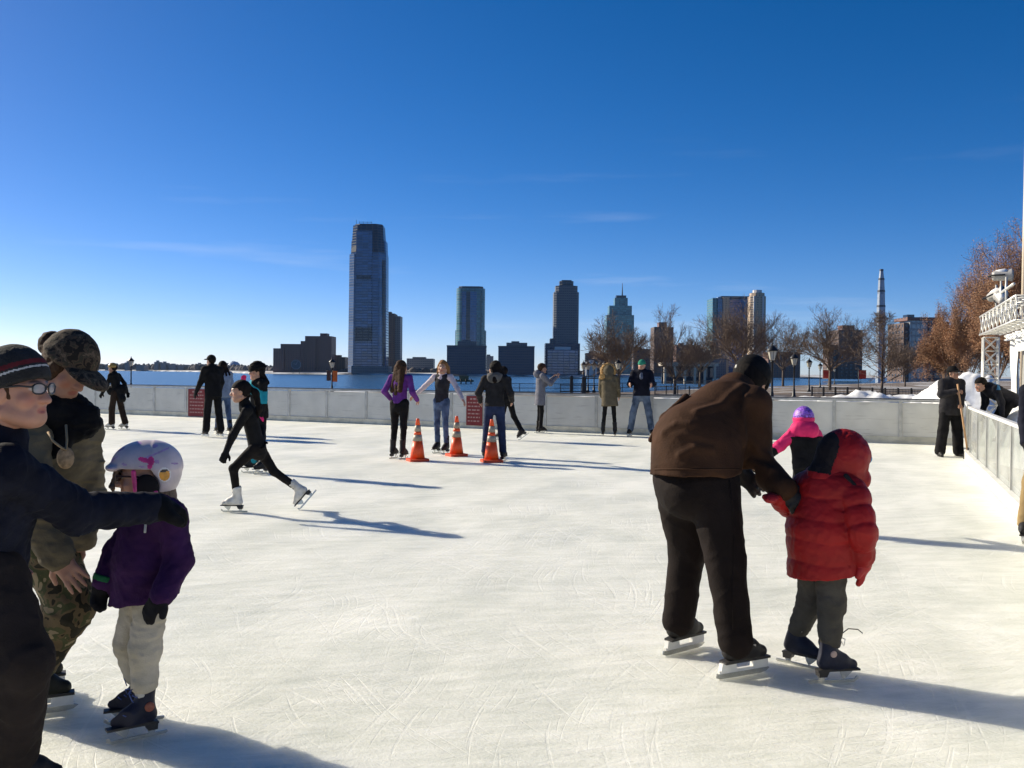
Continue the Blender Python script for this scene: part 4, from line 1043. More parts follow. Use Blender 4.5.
def skin(name, col, brow=(.03, .018, .012)):
    m = mat(name, col, .5, .09, 18, bump=.05, bscale=160, sss=.12); n, l = m.node_tree.nodes, m.node_tree.links; b = n['Principled BSDF']
    base = b.inputs['Base Color'].links[0].from_socket
    a = n.new('ShaderNodeAttribute'); a.attribute_name = 'face_mask'; sp = n.new('ShaderNodeSeparateColor'); l.new(a.outputs['Color'], sp.inputs[0])
    for fac, c, k in ((a.outputs['Alpha'], [min(1, col[0] * 1.08), col[1] * .72, col[2] * .70], .7), (sp.outputs[0], [col[0] * .80, col[1] * .45, col[2] * .50], .9), (sp.outputs[2], [.60, .57, .54], .9), (sp.outputs[1], brow, 1.)):
        mu = n.new('ShaderNodeMath'); mu.operation = 'MULTIPLY'; l.new(fac, mu.inputs[0]); mu.inputs[1].default_value = k
        mx = n.new('ShaderNodeMix'); mx.data_type = 'RGBA'; l.new(mu.outputs[0], mx.inputs['Factor']); l.new(base, mx.inputs['A']); mx.inputs['B'].default_value = (*c, 1); base = mx.outputs['Result']
    l.new(base, b.inputs['Base Color']); return m
skin_m = skin('skin_warm', (.46, .245, .155)); skin_d = skin('skin_tan', (.33, .17, .10)); FACE = skin_m
steel_m = mat('skate_steel', (.55, .55, .52), .25, .1, 20, metal=.9)
white_pl = mat('white_holder_plastic', (.74, .73, .68), .4, .06, 20)
def cloth(name, col, var=.18, sc_=9, rough=.85, col2=None, bump=.25, sheen=.0): return mat(name, col, rough, var, sc_, bump=bump, bscale=sc_ * 22, col2=col2, sheen=sheen, spec=.12)
def leather(name, col, rough=.4): return mat(name, col, max(.55, rough), .2, 14, bump=.12, bscale=90, spec=.25)

class Fig:
    """one person: an Empty on the ice that parents body, clothes, hair and skates"""
    def __init__(s, base, label, res=.012, skin=None):
        s.o = np.array(base, float); s.res = res; s.skin = skin or FACE
        s.root = empty('person', s.o, label, 'person')
    def part(s, name, fn, pts, pad, m, res=None, matfn=None, parent=None, relax=1, mask=None):
        return sdf_obj(name, fn, pts, pad, res or s.res, m, parent or s.root, s.o, matfn, relax, mask)

def skate(F, ank, fwd, up, s, boot_m, kind='figure', shin=None, lace=None, sole_m=None, res=None, cuff=.15):
    """boot with holder and steel; ank = ankle joint; foot length about .27*s, sole .085*s under the ankle"""
    r, f, u = frame(fwd, up); B = [r, f, u]; p = lambda x, y, z: ank + (r * x + f * y + u * z) * s
    sd_ = u if shin is None else nrm_(nrm_(shin) * .8 + u * .2); ctop = ank + sd_ * cuff * s - f * .008 * s
    sh = [cap(ctop, p(0, -.006, .0), .056 * s, .046 * s), cap(p(0, -.03, -.045), p(0, .06, -.05), .042 * s, .040 * s), cap(p(0, .05, -.045), p(0, .148, -.06), .041 * s, .032 * s, (u, 1.05)),
          cap(p(0, 0, .01), p(0, .085, -.03), .043 * s, .038 * s)]
    fn = inter(uni(sh, .035 * s), half(p(0, 0, -.083), -u)); fn = inter(fn, half(ctop + sd_ * .025 * s, sd_))
    bo = F.part('boot', fn, [p(-.07, -.1, -.1), p(.07, .2, -.1), ctop + sd_ * .05, p(0, -.1, cuff + .06), p(.07, .2, cuff), p(-.07, -.1, cuff)], .02 * s, boot_m, res)
    off = F.o; V_ = lambda x, z: (x * s, z * s)
    so = MB(); so.prism([V_(-.075, 0), V_(-.04, .006), V_(.10, .006), V_(.19, .004), V_(.19, -.007), V_(-.075, -.010)], p(0, 0, -.086), f, u, r, .052 * s); so.build('sole', sole_m or mat('sole_black', (.02, .018, .017), .6), bo, off=off)
    if kind == 'shoe': return bo
    if kind == 'hockey':
        h = MB()
        prof = [(-.085, 0), (.17, 0), (.185, -.012), (.178, -.036), (-.088, -.036), (-.095, -.020)]
        for quad in ([(-.085, 0), (-.005, 0), (.0, -.034), (-.092, -.034)], [(.10, 0), (.185, 0), (.187, -.034), (.095, -.034)]):
            h.prism([V_(*q) for q in quad], p(0, 0, -.094), f, u, r, .024 * s)
        h.prism([V_(*q) for q in [(-.10, -.032), (.192, -.032), (.186, -.046), (-.098, -.046)]], p(0, 0, -.094), f, u, r, .016 * s)
        h.build('blade_holder', white_pl, bo, off=off)
        st_ = MB(); st_.prism([V_(*q) for q in [(-.112, -.046), (.19, -.046), (.205, -.052), (.185, -.066), (.15, -.072), (-.09, -.072), (-.115, -.063)]], p(0, 0, -.094), f, u, r, .005 * s); st_.build('blade', steel_m, bo, off=off)
    else:
        h = MB()
        hl = MB(); hl.prism([V_(-.07, 0), V_(-.005, 0), V_(-.02, -.032), V_(-.068, -.032)], p(0, 0, -.094), f, u, r, .055 * s); hl.build('heel', sole_m or mat('sole_black', (.02, .018, .017), .6), bo, off=off)
        for quad in ([(-.068, -.030), (-.02, -.030), (-.028, -.058), (-.058, -.058)], [(.07, -.004), (.155, -.004), (.125, -.034), (.095, -.058), (.08, -.034)]):
            h.prism([V_(*q) for q in quad], p(0, 0, -.092), f, u, r, .008 * s)
        h.prism([V_(*q) for q in [(-.125, -.056), (.165, -.056), (.178, -.038), (.188, -.040), (.19, -.058), (.16, -.074), (-.118, -.074), (-.128, -.066)]], p(0, 0, -.092), f, u, r, .0055 * s)
        h.build('blade', steel_m, bo, off=off)
    if lace is not None:
        l_ = MB()
        for i in range(6):
            y, z = .05 + .012 * i, -.005 - .006 * i
            if i < 3: y, z = .055 - .003 * i, .10 - .035 * i
            else: y, z = .06 + .025 * (i - 3), .005 - .014 * (i - 3)
            l_.tube([p(-.03, y - .012, z), p(0, y + .006, z + .006), p(.03, y - .012, z + .004)], .0035 * s, 5)
        l_.tube([p(.005, .058, .11), p(.035, .085, .10), p(.05, .07, .065), p(.03, .06, .09)], .0032 * s, 5); l_.tube([p(-.005, .058, .11), p(-.035, .085, .095), p(-.045, .07, .055)], .0032 * s, 5)
        l_.build('lace', lace, bo, off=off)
    return bo
SOLE = .166   # ankle height above the ice on skates of scale 1

def fk(base, H, yaw, lean=0., side=0., arms=((0, 8, 15), (0, 8, 15)), legs=((0, 4, 0), (0, 4, 0)), twist=0., drop=None, skate_h=SOLE, look=None, nod=0., lift=(0, 0)):
    """joint positions from angles (degrees). yaw: facing, 0 = +Y, clockwise. arms: (forward, out, elbow), legs: (forward, out, knee); first = left side"""
    a = R(yaw); f = V3(math.sin(a), math.cos(a), 0); r = V3(math.cos(a), -math.sin(a), 0); u = V3(0, 0, 1)
    J = {}
    thigh, shin = .245 * H, .235 * H
    def leg(sd, fw, out, kn):
        d = nrm_(f * math.sin(R(fw)) + r * sd * math.sin(R(out)) - u * math.cos(R(fw)))
        b = R(fw - kn); e = nrm_(f * math.sin(b) + r * sd * math.sin(R(out)) * .8 - u * math.cos(b))
        return d * thigh, e * shin
    ls = [leg(sd, *lg) for sd, lg in ((-1, legs[0]), (1, legs[1]))]
    reach = max(-(x + y)[2] + 0 for (x, y), lf in zip(ls, lift) if lf == 0) if any(l == 0 for l in lift) else thigh + shin
    pz = reach + skate_h
    pel = np.array(base, float) + u * pz
    for nm, sd, (x, y) in (('l', -1, ls[0]), ('r', 1, ls[1])):
        hp = pel + r * sd * .052 * H; J['hip' + nm] = hp; J['kn' + nm] = hp + x; J['an' + nm] = hp + x + y
    lz = R(lean); spine = nrm_(u * math.cos(lz) + f * math.sin(lz) + r * math.sin(R(side)))
    tw = R(twist); rt = nrm_(r * math.cos(tw) + f * math.sin(tw)); tf = nrm_(np.cross(u, rt))
    sf = nrm_(np.cross(spine, rt))
    J['pel'] = pel + u * .015 * H; J['ch'] = pel + spine * .22 * H; J['nk'] = pel + spine * .315 * H
    for nm, sd, (fw, out, el) in (('l', -1, arms[0]), ('r', 1, arms[1])):
        sh = pel + spine * .285 * H + rt * sd * .105 * H
        d = nrm_(sf * math.sin(R(fw)) + rt * sd * math.sin(R(out)) - spine * math.cos(R(fw)) * math.cos(R(out)))
        ax = rt; b = R(el); inw = -rt * sd * .35
        perp = nrm_(np.cross(d, rt)) ; perp = perp if np.dot(perp, sf) > 0 or fw > 60 else -perp
        if fw > 60: perp = nrm_(spine - d * np.dot(spine, d))
        e = nrm_(d * math.cos(b) + (perp + inw * .6) * math.sin(b))
        J['sh' + nm] = sh; J['el' + nm] = sh + d * .165 * H; J['wr' + nm] = J['el' + nm] + e * .145 * H
    lk = R(look if look is not None else yaw); hf = V3(math.sin(lk), math.cos(lk), -math.tan(R(nod)))
    J['hd'] = J['nk'] + spine * .085 * H + nrm_(hf) * .012 * H; J['hf'] = nrm_(hf); J['hu'] = nrm_(spine * .4 + u)
    J['f'] = nrm_(sf); J['r'] = rt; J['tl'] = f; J['tr'] = f; J['H'] = H
    return J

def body_fn(J, s, hand_args, girth=1.0, head_s=1.0):
    """the whole body as one surface: head, neck, trunk, limbs, hands with fingers"""
    nf = (J['f'], 1.45); pr = [cap(J['pel'], J['ch'], .125 * s * girth, .135 * s * girth, nf), cap(J['ch'], (J['shl'] + J['shr']) / 2, .135 * s, .085 * s, nf), cap(J['nk'] - nrm_(J['nk'] - J['ch']) * .05 * s, J['hd'] - J['hu'] * .03 * s, .056 * s, .05 * s)]
    for q in 'lr':
        pr += [cap(J['sh' + q], J['el' + q], .043 * s, .034 * s), cap(J['el' + q], J['wr' + q], .033 * s, .022 * s), cap(J['hip' + q], J['kn' + q], .07 * s, .047 * s), cap(J['kn' + q], J['an' + q], .045 * s, .032 * s), cap((J['shl'] + J['shr']) / 2, J['sh' + q], .06 * s, .045 * s)]
    f = uni(pr, .04 * s); f = uni([f, head_prims(J['hd'], J['hf'], J['hu'], head_s)], .02 * s)
    hs = []
    for q, kw in zip('lr', hand_args):
        if kw is None: continue
        d = nrm_(J['wr' + q] - J['el' + q]) if 'd' not in kw else nrm_(kw['d'])
        n = kw.get('n', J['r'] * (1 if q == 'r' else -1)); th = kw.get('thumb', 1 if q == 'r' else -1)
        hs.append(hand_prims(J['wr' + q], d, n, kw.get('s', s), kw.get('curl', .3), th, kw.get('fat', 0.), kw.get('spread', .12)))
    return uni([f] + hs, .01 * s)
def all_pts(J): return [v for k, v in J.items() if isinstance(v, np.ndarray) and k not in ('f', 'r', 'hf', 'hu', 'tl', 'tr')]
def jacket_fn(J, s, hem=.10, arm=.062, cuff=.045, girth=1.0, fat=.02, flare=1.0, sleeve=1.0, depth=1.35, neck=.075, puff=None, k=.05):
    """jacket: trunk, shoulders and sleeves; hem = distance below the pelvis joint (metres at s=1)"""
    ax = nrm_(J['ch'] - J['pel']); bot = J['pel'] - ax * hem * s; nf = (J['f'], depth); g = girth
    pr = [cap(bot - ax * .12 * s, J['pel'], (.165 * flare + fat) * s * g, (.150 + fat) * s * g, nf, puff and (puff[0] * .8, puff[1])), cap(J['pel'], J['ch'], (.148 + fat) * s * g, (.150 + fat) * s * g, nf, puff), cap(J['ch'], (J['shl'] + J['shr']) / 2, (.150 + fat) * s * g, (.10 + fat) * s, nf), cap(J['nk'] - ax * .06 * s, J['nk'] + ax * .015 * s, neck * 1.25 * s, neck * s)]
    tr_ = inter(uni(pr, k * s), half(bot, -ax)); sl = []
    for q in 'lr':
        e = J['el' + q] + (J['wr' + q] - J['el' + q]) * sleeve
        sl += [cap((J['shl'] + J['shr']) / 2, J['sh' + q], (.075 + fat) * s, (arm + .012) * s), cap(J['sh' + q], J['el' + q], (arm + .012) * s, arm * s, None, puff and (puff[2], puff[1])), cap(J['el' + q], e, arm * s, cuff * s, None, puff and (puff[2], puff[1]))]
    return uni([tr_, uni(sl, .03 * s)], .035 * s)
def trousers_fn(J, s, thigh=.092, knee=.066, hemr=.062, top=.10, girth=1.0, end=.97, depth=1.3):
    ax = nrm_(J['ch'] - J['pel']); m = (J['hipl'] + J['hipr']) / 2
    pr = [cap(m - ax * .01 * s, m + ax * top * s, .148 * s * girth, .118 * s * girth, (J['f'], depth))]; lg = []
    for q in 'lr': lg.append(uni([cap(J['hip' + q] + ax * .02 * s, J['kn' + q], thigh * s * girth, knee * s), cap(J['kn' + q], J['kn' + q] + (J['an' + q] - J['kn' + q]) * end, knee * s, hemr * s)], .03 * s))
    return uni([pr[0], uni(lg, .012 * s)], .04 * s)
def hair_long(J, s, L, back=.07, w=.075):
    r, f, u = frame(J['hf'], J['hu']); c = J['hd']; p = lambda x, y, z: c + (r * x + f * y + u * z) * s
    sk = sub(ell(p(0, -.02, .032), (.088 * s, .104 * s, .100 * s), [r, f, u]), rbox(p(0, .11, -.06), V3(.058, .075, .115) * s, [r, f, u], .03 * s), .015)
    dn = V3(0, 0, -1)
    lk = [cap(p(x, -.045, -.01), p(x * 1.7, -.135, -.05) + dn * L * (1 - abs(x) * 2.2), w * s * .66, w * .42 * s, (f, 1.2)) for x in (-.055, 0, .055)]
    return uni([sk] + lk, .03 * s)
def hair_short(J, s, grow=.010):
    r, f, u = frame(J['hf'], J['hu']); c = J['hd']; p = lambda x, y, z: c + (r * x + f * y + u * z) * s
    return sub(ell(p(0, -.016, .030), ((.078 + grow) * s, (.098 + grow) * s, (.093 + grow) * s), [r, f, u]), rbox(p(0, .10, -.075), V3(.10, .082, .115) * s, [r, f, u], .02 * s), .012)
def beanie(J, s, grow=.018, low=.0, slouch=0.):
    r, f, u = frame(J['hf'], J['hu']); c = J['hd']; p = lambda x, y, z: c + (r * x + f * y + u * z) * s; t = nrm_(u * 1. + f * .28)
    dome = inter(ell(p(0, -.012, .030 + slouch), ((.079 + grow) * s, (.099 + grow) * s, (.098 + grow) * s), [r, f, u]), half(p(0, 0, .025 + low), -t))
    return dome
def cap_fn(J, s, brim=.075, grow=.014):
    r, f, u = frame(J['hf'], J['hu']); c = J['hd']; p = lambda x, y, z: c + (r * x + f * y + u * z) * s
    dome = inter(ell(p(0, -.012, .036), ((.079 + grow) * s, (.099 + grow) * s, (.094 + grow) * s), [r, f, u]), half(p(0, 0, .030), -u))
    b = inter(ell(p(0, .085, .036), (.078 * s, (.03 + brim) * s, .022 * s), [r, f, u]), half(p(0, 0, .026), -u)); b = sub(b, ell(p(0, .08, .016), (.074 * s, (.025 + brim) * s, .018 * s), [r, f, u]), .004)
    return uni([dome, b], .008 * s)
def dress(Fg, J, s, jm, tm, jk={}, tk={}, hands=({}, {}), gloves=None, hair=None, hat=None, boots=None, bkind='figure', bs=1.0, head_s=1.0, jf=(.006, 9), tf=(.005, 6), lace=None, girth=1.0, cuffb=.15, bres=None):
    """usual outfit; every piece a child of the person"""
    pts = all_pts(J)
    Fg.part('body', body_fn(J, s, hands if not gloves else (None, None), girth, head_s), pts + [J['hd'] + J['hu'] * .14], .13, Fg.skin, mask=face_mask(J['hd'], J['hf'], J['hu'], head_s))
    Fg.part('trousers', folds(trousers_fn(J, s, **tk), tf[0], tf[1] / .15, 5, (1, 1, .9)), [J['hipl'], J['hipr'], J['knl'], J['knr'], J['anl'], J['anr'], J['pel'] + V3(0, 0, .15)], .2, tm)
    Fg.part('jacket', folds(jacket_fn(J, s, **jk), jf[0], jf[1] / .1, 11), [J[k] for k in ('pel', 'ch', 'nk', 'shl', 'shr', 'ell', 'elr', 'wrl', 'wrr')] + [J['pel'] - nrm_(J['ch'] - J['pel']) * (jk.get('hem', .1) + .02) * s], .24, jm)
    if gloves:
        for q, kw in zip('lr', hands):
            if kw is None: continue
            d = nrm_(J['wr' + q] - J['el' + q]) if 'd' not in kw else nrm_(kw['d']); n = kw.get('n', J['r'] * (1 if q == 'r' else -1)); th = kw.get('thumb', 1 if q == 'r' else -1)
            gf = uni([hand_prims(J['wr' + q], d, n, kw.get('s', s), kw.get('curl', .3), th, kw.get('fat', .004), kw.get('spread', .12)), cap(J['wr' + q] - d * .05 * s, J['wr' + q] + d * .01, .04 * s, .036 * s)], .012)
            Fg.part('glove', gf, [J['wr' + q], J['wr' + q] + d * .2 * s], .11, gloves, min(Fg.res, .008))
    if hair: Fg.part('hair', hair[0], pts + [J['hd'] + J['hu'] * .14], .16, hair[1])
    if hat: Fg.part('hat', hat[0], [J['hd'] - J['hu'] * .12, J['hd'] + J['hu'] * .15], .2, hat[1], min(Fg.res, .009))
    if boots:
        for q in 'lr':
            up = nrm_(J['kn' + q] - J['an' + q]); f = J['t' + q]; sup = J.get('u' + q, V3(0, 0, 1))
            skate(Fg, J['an' + q], f, sup, bs, boots, bkind, shin=up, lace=lace, res=bres, cuff=cuffb)
# ================================================================ PEOPLE
def ik(a, c, L1, L2, hint):
    a, c = np.asarray(a, float), np.asarray(c, float); d = c - a; D = np.linalg.norm(d); D2 = min(D, (L1 + L2) * .999); u = d / D
    x = (L1 * L1 - L2 * L2 + D2 * D2) / (2 * D2); h = math.sqrt(max(0, L1 * L1 - x * x)); p = nrm_(np.asarray(hint, float) - u * float(np.dot(hint, u)))
    return a + u * x + p * h
def plant(J, base, sole=SOLE, which='lr'):
    """sets the soles of standing feet on the ice and bends the knees to suit"""
    H = J['H']
    for q in which:
        an = J['an' + q].copy(); an[2] = base[2] + sole; J['kn' + q] = ik(J['hip' + q], an, .245 * H, .235 * H, J['t' + q]); J['an' + q] = an
    return J
def duck(J, deg=14):
    for q, sg in (('l', -1), ('r', 1)):
        a = R(deg) * sg; f = J['t' + q]; J['t' + q] = V3(f[0] * math.cos(a) + f[1] * math.sin(a), -f[0] * math.sin(a) + f[1] * math.cos(a), 0)
    return J
def finish(J, facing, H):
    sp = nrm_(J['ch'] - J['pel']); r = nrm_(np.cross(np.asarray(facing, float), V3(0, 0, 1))); J['r'] = r; J['f'] = nrm_(np.cross(sp, r)) * (1 if True else -1)
    if np.dot(J['f'], facing) < 0: J['f'] = -J['f']
    J['H'] = H; return J
def trunk_fn(J, s, hem=.06, fat=.03, depth=1.35):
    ax = nrm_(J['ch'] - J['pel']); bot = J['pel'] - ax * hem * s; m = (J['shl'] + J['shr']) / 2
    t = uni([cap(bot - ax * .1 * s, J['pel'], (.15 + fat) * s, (.145 + fat) * s, (J['f'], depth)), cap(J['pel'], J['ch'], (.14 + fat) * s, (.15 + fat) * s, (J['f'], depth)), cap(J['ch'], m, (.15 + fat) * s, (.09 + fat) * s, (J['f'], depth))] + [cap(m, J['sh' + q], (.075 + fat) * s, (.058 + fat) * s) for q in 'lr'], .05 * s)
    return inter(t, half(bot, -ax))
T2H = lambda T: (T - .284) / .88
black_c = cloth('black_cloth', (.010, .0095, .010), .3); black_k = cloth('black_knit', (.008, .0075, .008), .3, 14)
navy_c = cloth('navy_cloth', (.0095, .0105, .019), .25); char_c = cloth('charcoal_cloth', (.026, .024, .024), .25); jean = cloth('blue_denim', (.045, .075, .15), .3, 7, col2=(.075, .115, .20)); jean_d = cloth('dark_denim', (.022, .033, .075), .25, 7)
brownhair = mat('brown_hair', (.055, .028, .015), .8, .45, 6, bump=.5, bscale=60, stretch=(14, 14, 1), spec=.15); darkhair = mat('dark_hair', (.010, .007, .006), .8, .4, 6, bump=.5, bscale=60, stretch=(14, 14, 1), spec=.15); blondhair = mat('blond_hair', (.23, .115, .045), .8, .45, 6, bump=.5, bscale=60, stretch=(14, 14, 1), spec=.15)
bl_boot = leather('black_boot', (.014, .013, .013)); wh_boot = leather('white_boot', (.62, .59, .53), .45); gy_boot = leather('grey_boot', (.42, .41, .38), .5); lace_w = mat('white_lace', (.62, .6, .55), .8)

# -- far skater in the gold helmet, gliding left
b0 = ground(116.5, 429.5); H = T2H(1.66); J = fk(b0, H, -80, 8, arms=((25, 6, 15), (-28, 8, 20)), legs=((10, 3, 12), (-8, 3, 10)), nod=8); plant(J, b0); s = H / 1.75
F_ = Fig(b0, 'distant skater in gold helmet, black top and wide brown trousers gliding left', .013, skin_d)
dress(F_, J, s, black_c, cloth('brown_trousers', (.032, .02, .014), .2), dict(hem=.06, arm=.052, cuff=.04, fat=.0), dict(hemr=.085, knee=.08), gloves=black_k, boots=gy_boot, hair=(hair_short(J, 1.), darkhair))
F_.part('helmet', inter(ell(J['hd'] + V3(0, 0, .04), (.118, .118, .105)), half(J['hd'] + V3(0, 0, .02), (0, 0, -1))), [J['hd']], .18, mat('gold_helmet', (.36, .22, .05), .3, .1, 8))
F_.part('tied_sweater', folds(uni([cap(J['pel'] + V3(.05, -.02, .05), J['pel'] + V3(.17, -.08, -.16), .07, .09), cap(J['pel'] + V3(-.12, 0, .04), J['pel'] + V3(.1, 0, .05), .12, .14, (V3(0, 1, 0), 1.0))], .05), .012, 60, 3), [J['pel']], .36, black_c)
# -- man in black with the person in light blue behind him
b0 = ground(213, 437); H = T2H(1.84); J = fk(b0, H, -48, 6, arms=((18, 12, 18), (6, 10, 25)), legs=((5, 4, 4), (-4, 4, 4)), look=-62, nod=14); plant(J, b0); s = H / 1.75
F_ = Fig(b0, 'tall man in black cap, black jacket and black trousers near the left red sign', .013); dress(F_, J, s, black_c, black_c, dict(hem=.14, fat=.035), dict(hemr=.08, knee=.078), gloves=black_k, boots=bl_boot, bkind='hockey', hat=(cap_fn(J, 1.02), black_k), hair=(hair_short(J, 1.02), darkhair))
b0 = ground(223, 434); H = T2H(1.72); J = fk(b0, H, -40, 4, arms=((10, 10, 30), (4, 10, 20)), legs=((6, 3, 6), (-6, 3, 6)), look=-60, nod=10); plant(J, b0); s = H / 1.75
F_ = Fig(b0, 'dark haired person in light blue jacket and jeans half hidden behind the man in black', .013); dress(F_, J, s, cloth('light_blue_jacket', (.20, .25, .34), .2), jean, dict(hem=.12, fat=.025), boots=bl_boot, hair=(hair_long(J, 1.05, .16), darkhair))
# -- girl in teal and black with fur hat
b0 = ground(259, 473); H = T2H(1.60); J = fk(b0, H, -128, 2, arms=((4, 10, 12), (34, 6, 138)), legs=((0, 4, 3), (4, 4, 5)), look=-120, nod=4); duck(J); plant(J, b0); s = H / 1.75
F_ = Fig(b0, 'girl in teal and black jacket, black fur hat and pink gloves behind the striding skater', .011)
pk = cloth('pink_glove_knit', (.62, .03, .16), .15); teal_c = cloth('teal_cloth', (.02, .27, .33), .15)
dress(F_, J, s, black_c, black_c, dict(hem=.12, fat=.03), {}, gloves=pk, boots=bl_boot, hair=(hair_long(J, 1.0, .12), darkhair), hat=(folds(beanie(J, 1.0, .034, .018), .012, 110, 4), black_k))
jc = [o for o in F_.root.children if o.name.startswith('jacket')][0]; jc.data.materials.append(teal_c)
r_, f_, u_ = J['r'], J['f'], V3(0, 0, 1); cc = (J['ch'] - F_.o)
for p in jc.data.polygons:
    q = np.array(p.center) - cc; a, c, zz = q @ r_, q @ f_, q[2]
    if abs(zz - .45 * a - .02) < .075 or (abs(a) > .20 and abs(zz + .12) < .07): p.material_index = 1
tr0 = [o for o in F_.root.children if o.name.startswith('trousers')][0]; tr0.data.materials.append(teal_c)
for p in tr0.data.polygons:
    if abs(p.center[2] - .20) < .07: p.material_index = 1
# -- girl in black striding left
F_ = Fig(ground(250, 511), 'girl in black turtleneck and leggings with ponytail and white skates, striding left', .008)
J = dict(pel=at(257, 447, 10.1), ch=at(249.5, 416, 10.04), nk=at(244.5, 403, 10.0), hd=at(240.5, 391.5, 9.98), shl=at(247, 411, 9.88), shr=at(249, 410, 10.17), ell=at(232.5, 436, 9.84), wrl=at(226, 452, 9.8), elr=at(262, 428, 10.3), wrr=at(262, 442, 10.12),
         hipl=at(256, 449, 10.03), hipr=at(259, 449, 10.18), knl=at(233.5, 468.5, 9.98), knr=at(274, 471.5, 10.22), anr=at(299.5, 489.5, 10.3), hf=nrm_((-1, -.25, -.12)), hu=V3(-.1, 0, 1))
g = ground(234, 512); J['anl'] = g + V3(.03, 0, SOLE * .9); J['tl'] = V3(-1, .02, 0); J['tr'] = nrm_((-.64, -.1, -.76)); J['ur'] = nrm_((-.76, 0, .64)); finish(J, (-1, -.1, 0), 1.4)
dress(F_, J, .80, black_c, cloth('black_leggings', (.012, .010, .010), .25), dict(hem=.10, arm=.05, cuff=.038, fat=-.012, neck=.07), dict(thigh=.082, knee=.056, hemr=.046), hands=(dict(s=.85, curl=.6), dict(s=.85)), gloves=black_k, boots=wh_boot, bs=.9, head_s=.92, hair=(hair_short(J, .93, .012), darkhair), jf=(.003, 9), tf=(.003, 9), cuffb=.12, bres=.006)
r_, f_, u_ = frame(J['hf'], J['hu']); p_ = lambda x, y, z: J['hd'] + r_ * x + f_ * y + u_ * z
F_.part('ponytail', folds(uni([cap(p_(0, -.10, .03), p_(0, -.15, -.03), .022, .032), cap(p_(0, -.15, -.03), p_(0, -.17, -.2), .034, .03), cap(p_(0, -.17, -.2), p_(.01, -.15, -.30), .03, .008)], .03), .006, 90, 3), [p_(0, -.1, .05), p_(0, -.18, -.32)], .07, darkhair)
# -- trio by the cones
pur = cloth('purple_jacket', (.13, .035, .21), .18)
b0 = ground(399, 458.5); H = T2H(1.70); J = fk(b0, H, 22, 4, arms=((-12, 24, 70), (-6, 20, 65)), legs=((2, 3, 4), (-3, 2, 4)), look=38, nod=6); plant(J, b0); s = H / 1.75
F_ = Fig(b0, 'woman in purple jacket and black leggings with long dark hair, seen from behind', .010); dress(F_, J, s, pur, black_c, dict(hem=.02, arm=.052, cuff=.042, fat=-.006), dict(thigh=.096, knee=.06, hemr=.05, girth=1.06), boots=bl_boot, hair=(folds(hair_long(J, 1.0, .40, w=.1), .008, 60, 4), brownhair))
b0 = ground(441, 453.5); H = T2H(1.72); J = fk(b0, H, 205, 3, side=-4, arms=((10, 40, 6), (6, 46, 12)), legs=((4, 3, 6), (-4, 3, 4)), look=188, nod=8); plant(J, b0); s = H / 1.75
F_ = Fig(b0, 'woman in dark vest over white sleeves and jeans, arms held out beside the middle cone', .010); wht = cloth('white_knit', (.58, .50, .52), .08)
dress(F_, J, s, wht, jean, dict(hem=.0, arm=.046, cuff=.036, fat=-.02), dict(thigh=.088, knee=.056, hemr=.05), boots=bl_boot, hair=(folds(hair_long(J, 1.03, .24, w=.09), .008, 60, 4), blondhair))
F_.part('vest', folds(trunk_fn(J, s, .06, -.004), .005, 80, 3), [J[k] for k in ('pel', 'ch', 'shl', 'shr')], .26, cloth('dark_vest', (.03, .03, .036), .25))
b0 = ground(494, 461); H = T2H(1.70); J = fk(b0, H, 8, 6, arms=((-6, 24, 62), (-4, 24, 66)), legs=((0, 6, 3), (0, 6, 3)), look=-38, nod=4); duck(J, 10); plant(J, b0); s = H / 1.75
F_ = Fig(b0, 'woman in charcoal hooded jacket and dark jeans, seen from behind at the right cone', .010); dress(F_, J, s, char_c, jean_d, dict(hem=.04, fat=.022), dict(thigh=.098, knee=.07, hemr=.066), boots=bl_boot, hair=(folds(hair_long(J, 1.05, .17, w=.1), .010, 70, 4), darkhair))
F_.part('hood', folds(uni([ell(J['nk'] - J['f'] * .10 + V3(0, 0, -.03), (.12, .07, .10)), cap(J['nk'] + J['r'] * .09 - J['f'] * .03, J['nk'] - J['r'] * .09 - J['f'] * .03, .05, .05)], .05), .008, 60, 3), [J['nk']], .26, cloth('grey_hood_lining', (.11, .105, .10), .2))
b0 = ground(507, 440); H = T2H(1.66); J = fk(b0, H, -58, 10, arms=((20, 10, 30), (10, 10, 30)), legs=((12, 2, 12), (-16, 3, 16)), lift=(0, 1), nod=4); plant(J, b0, which='l'); s = H / 1.75
J['ur'] = nrm_(V3(math.sin(R(-58)), math.cos(R(-58)), 0) * .55 + V3(0, 0, .8)); J['tr'] = nrm_(V3(math.sin(R(-58)), math.cos(R(-58)), 0) * .8 - V3(0, 0, .55))
F_ = Fig(b0, 'skater in black striding away, almost hidden behind the woman in charcoal', .013); dress(F_, J, s, black_c, black_c, dict(hem=.06), {}, gloves=black_k, boots=bl_boot, hair=(hair_short(J, 1.), darkhair))
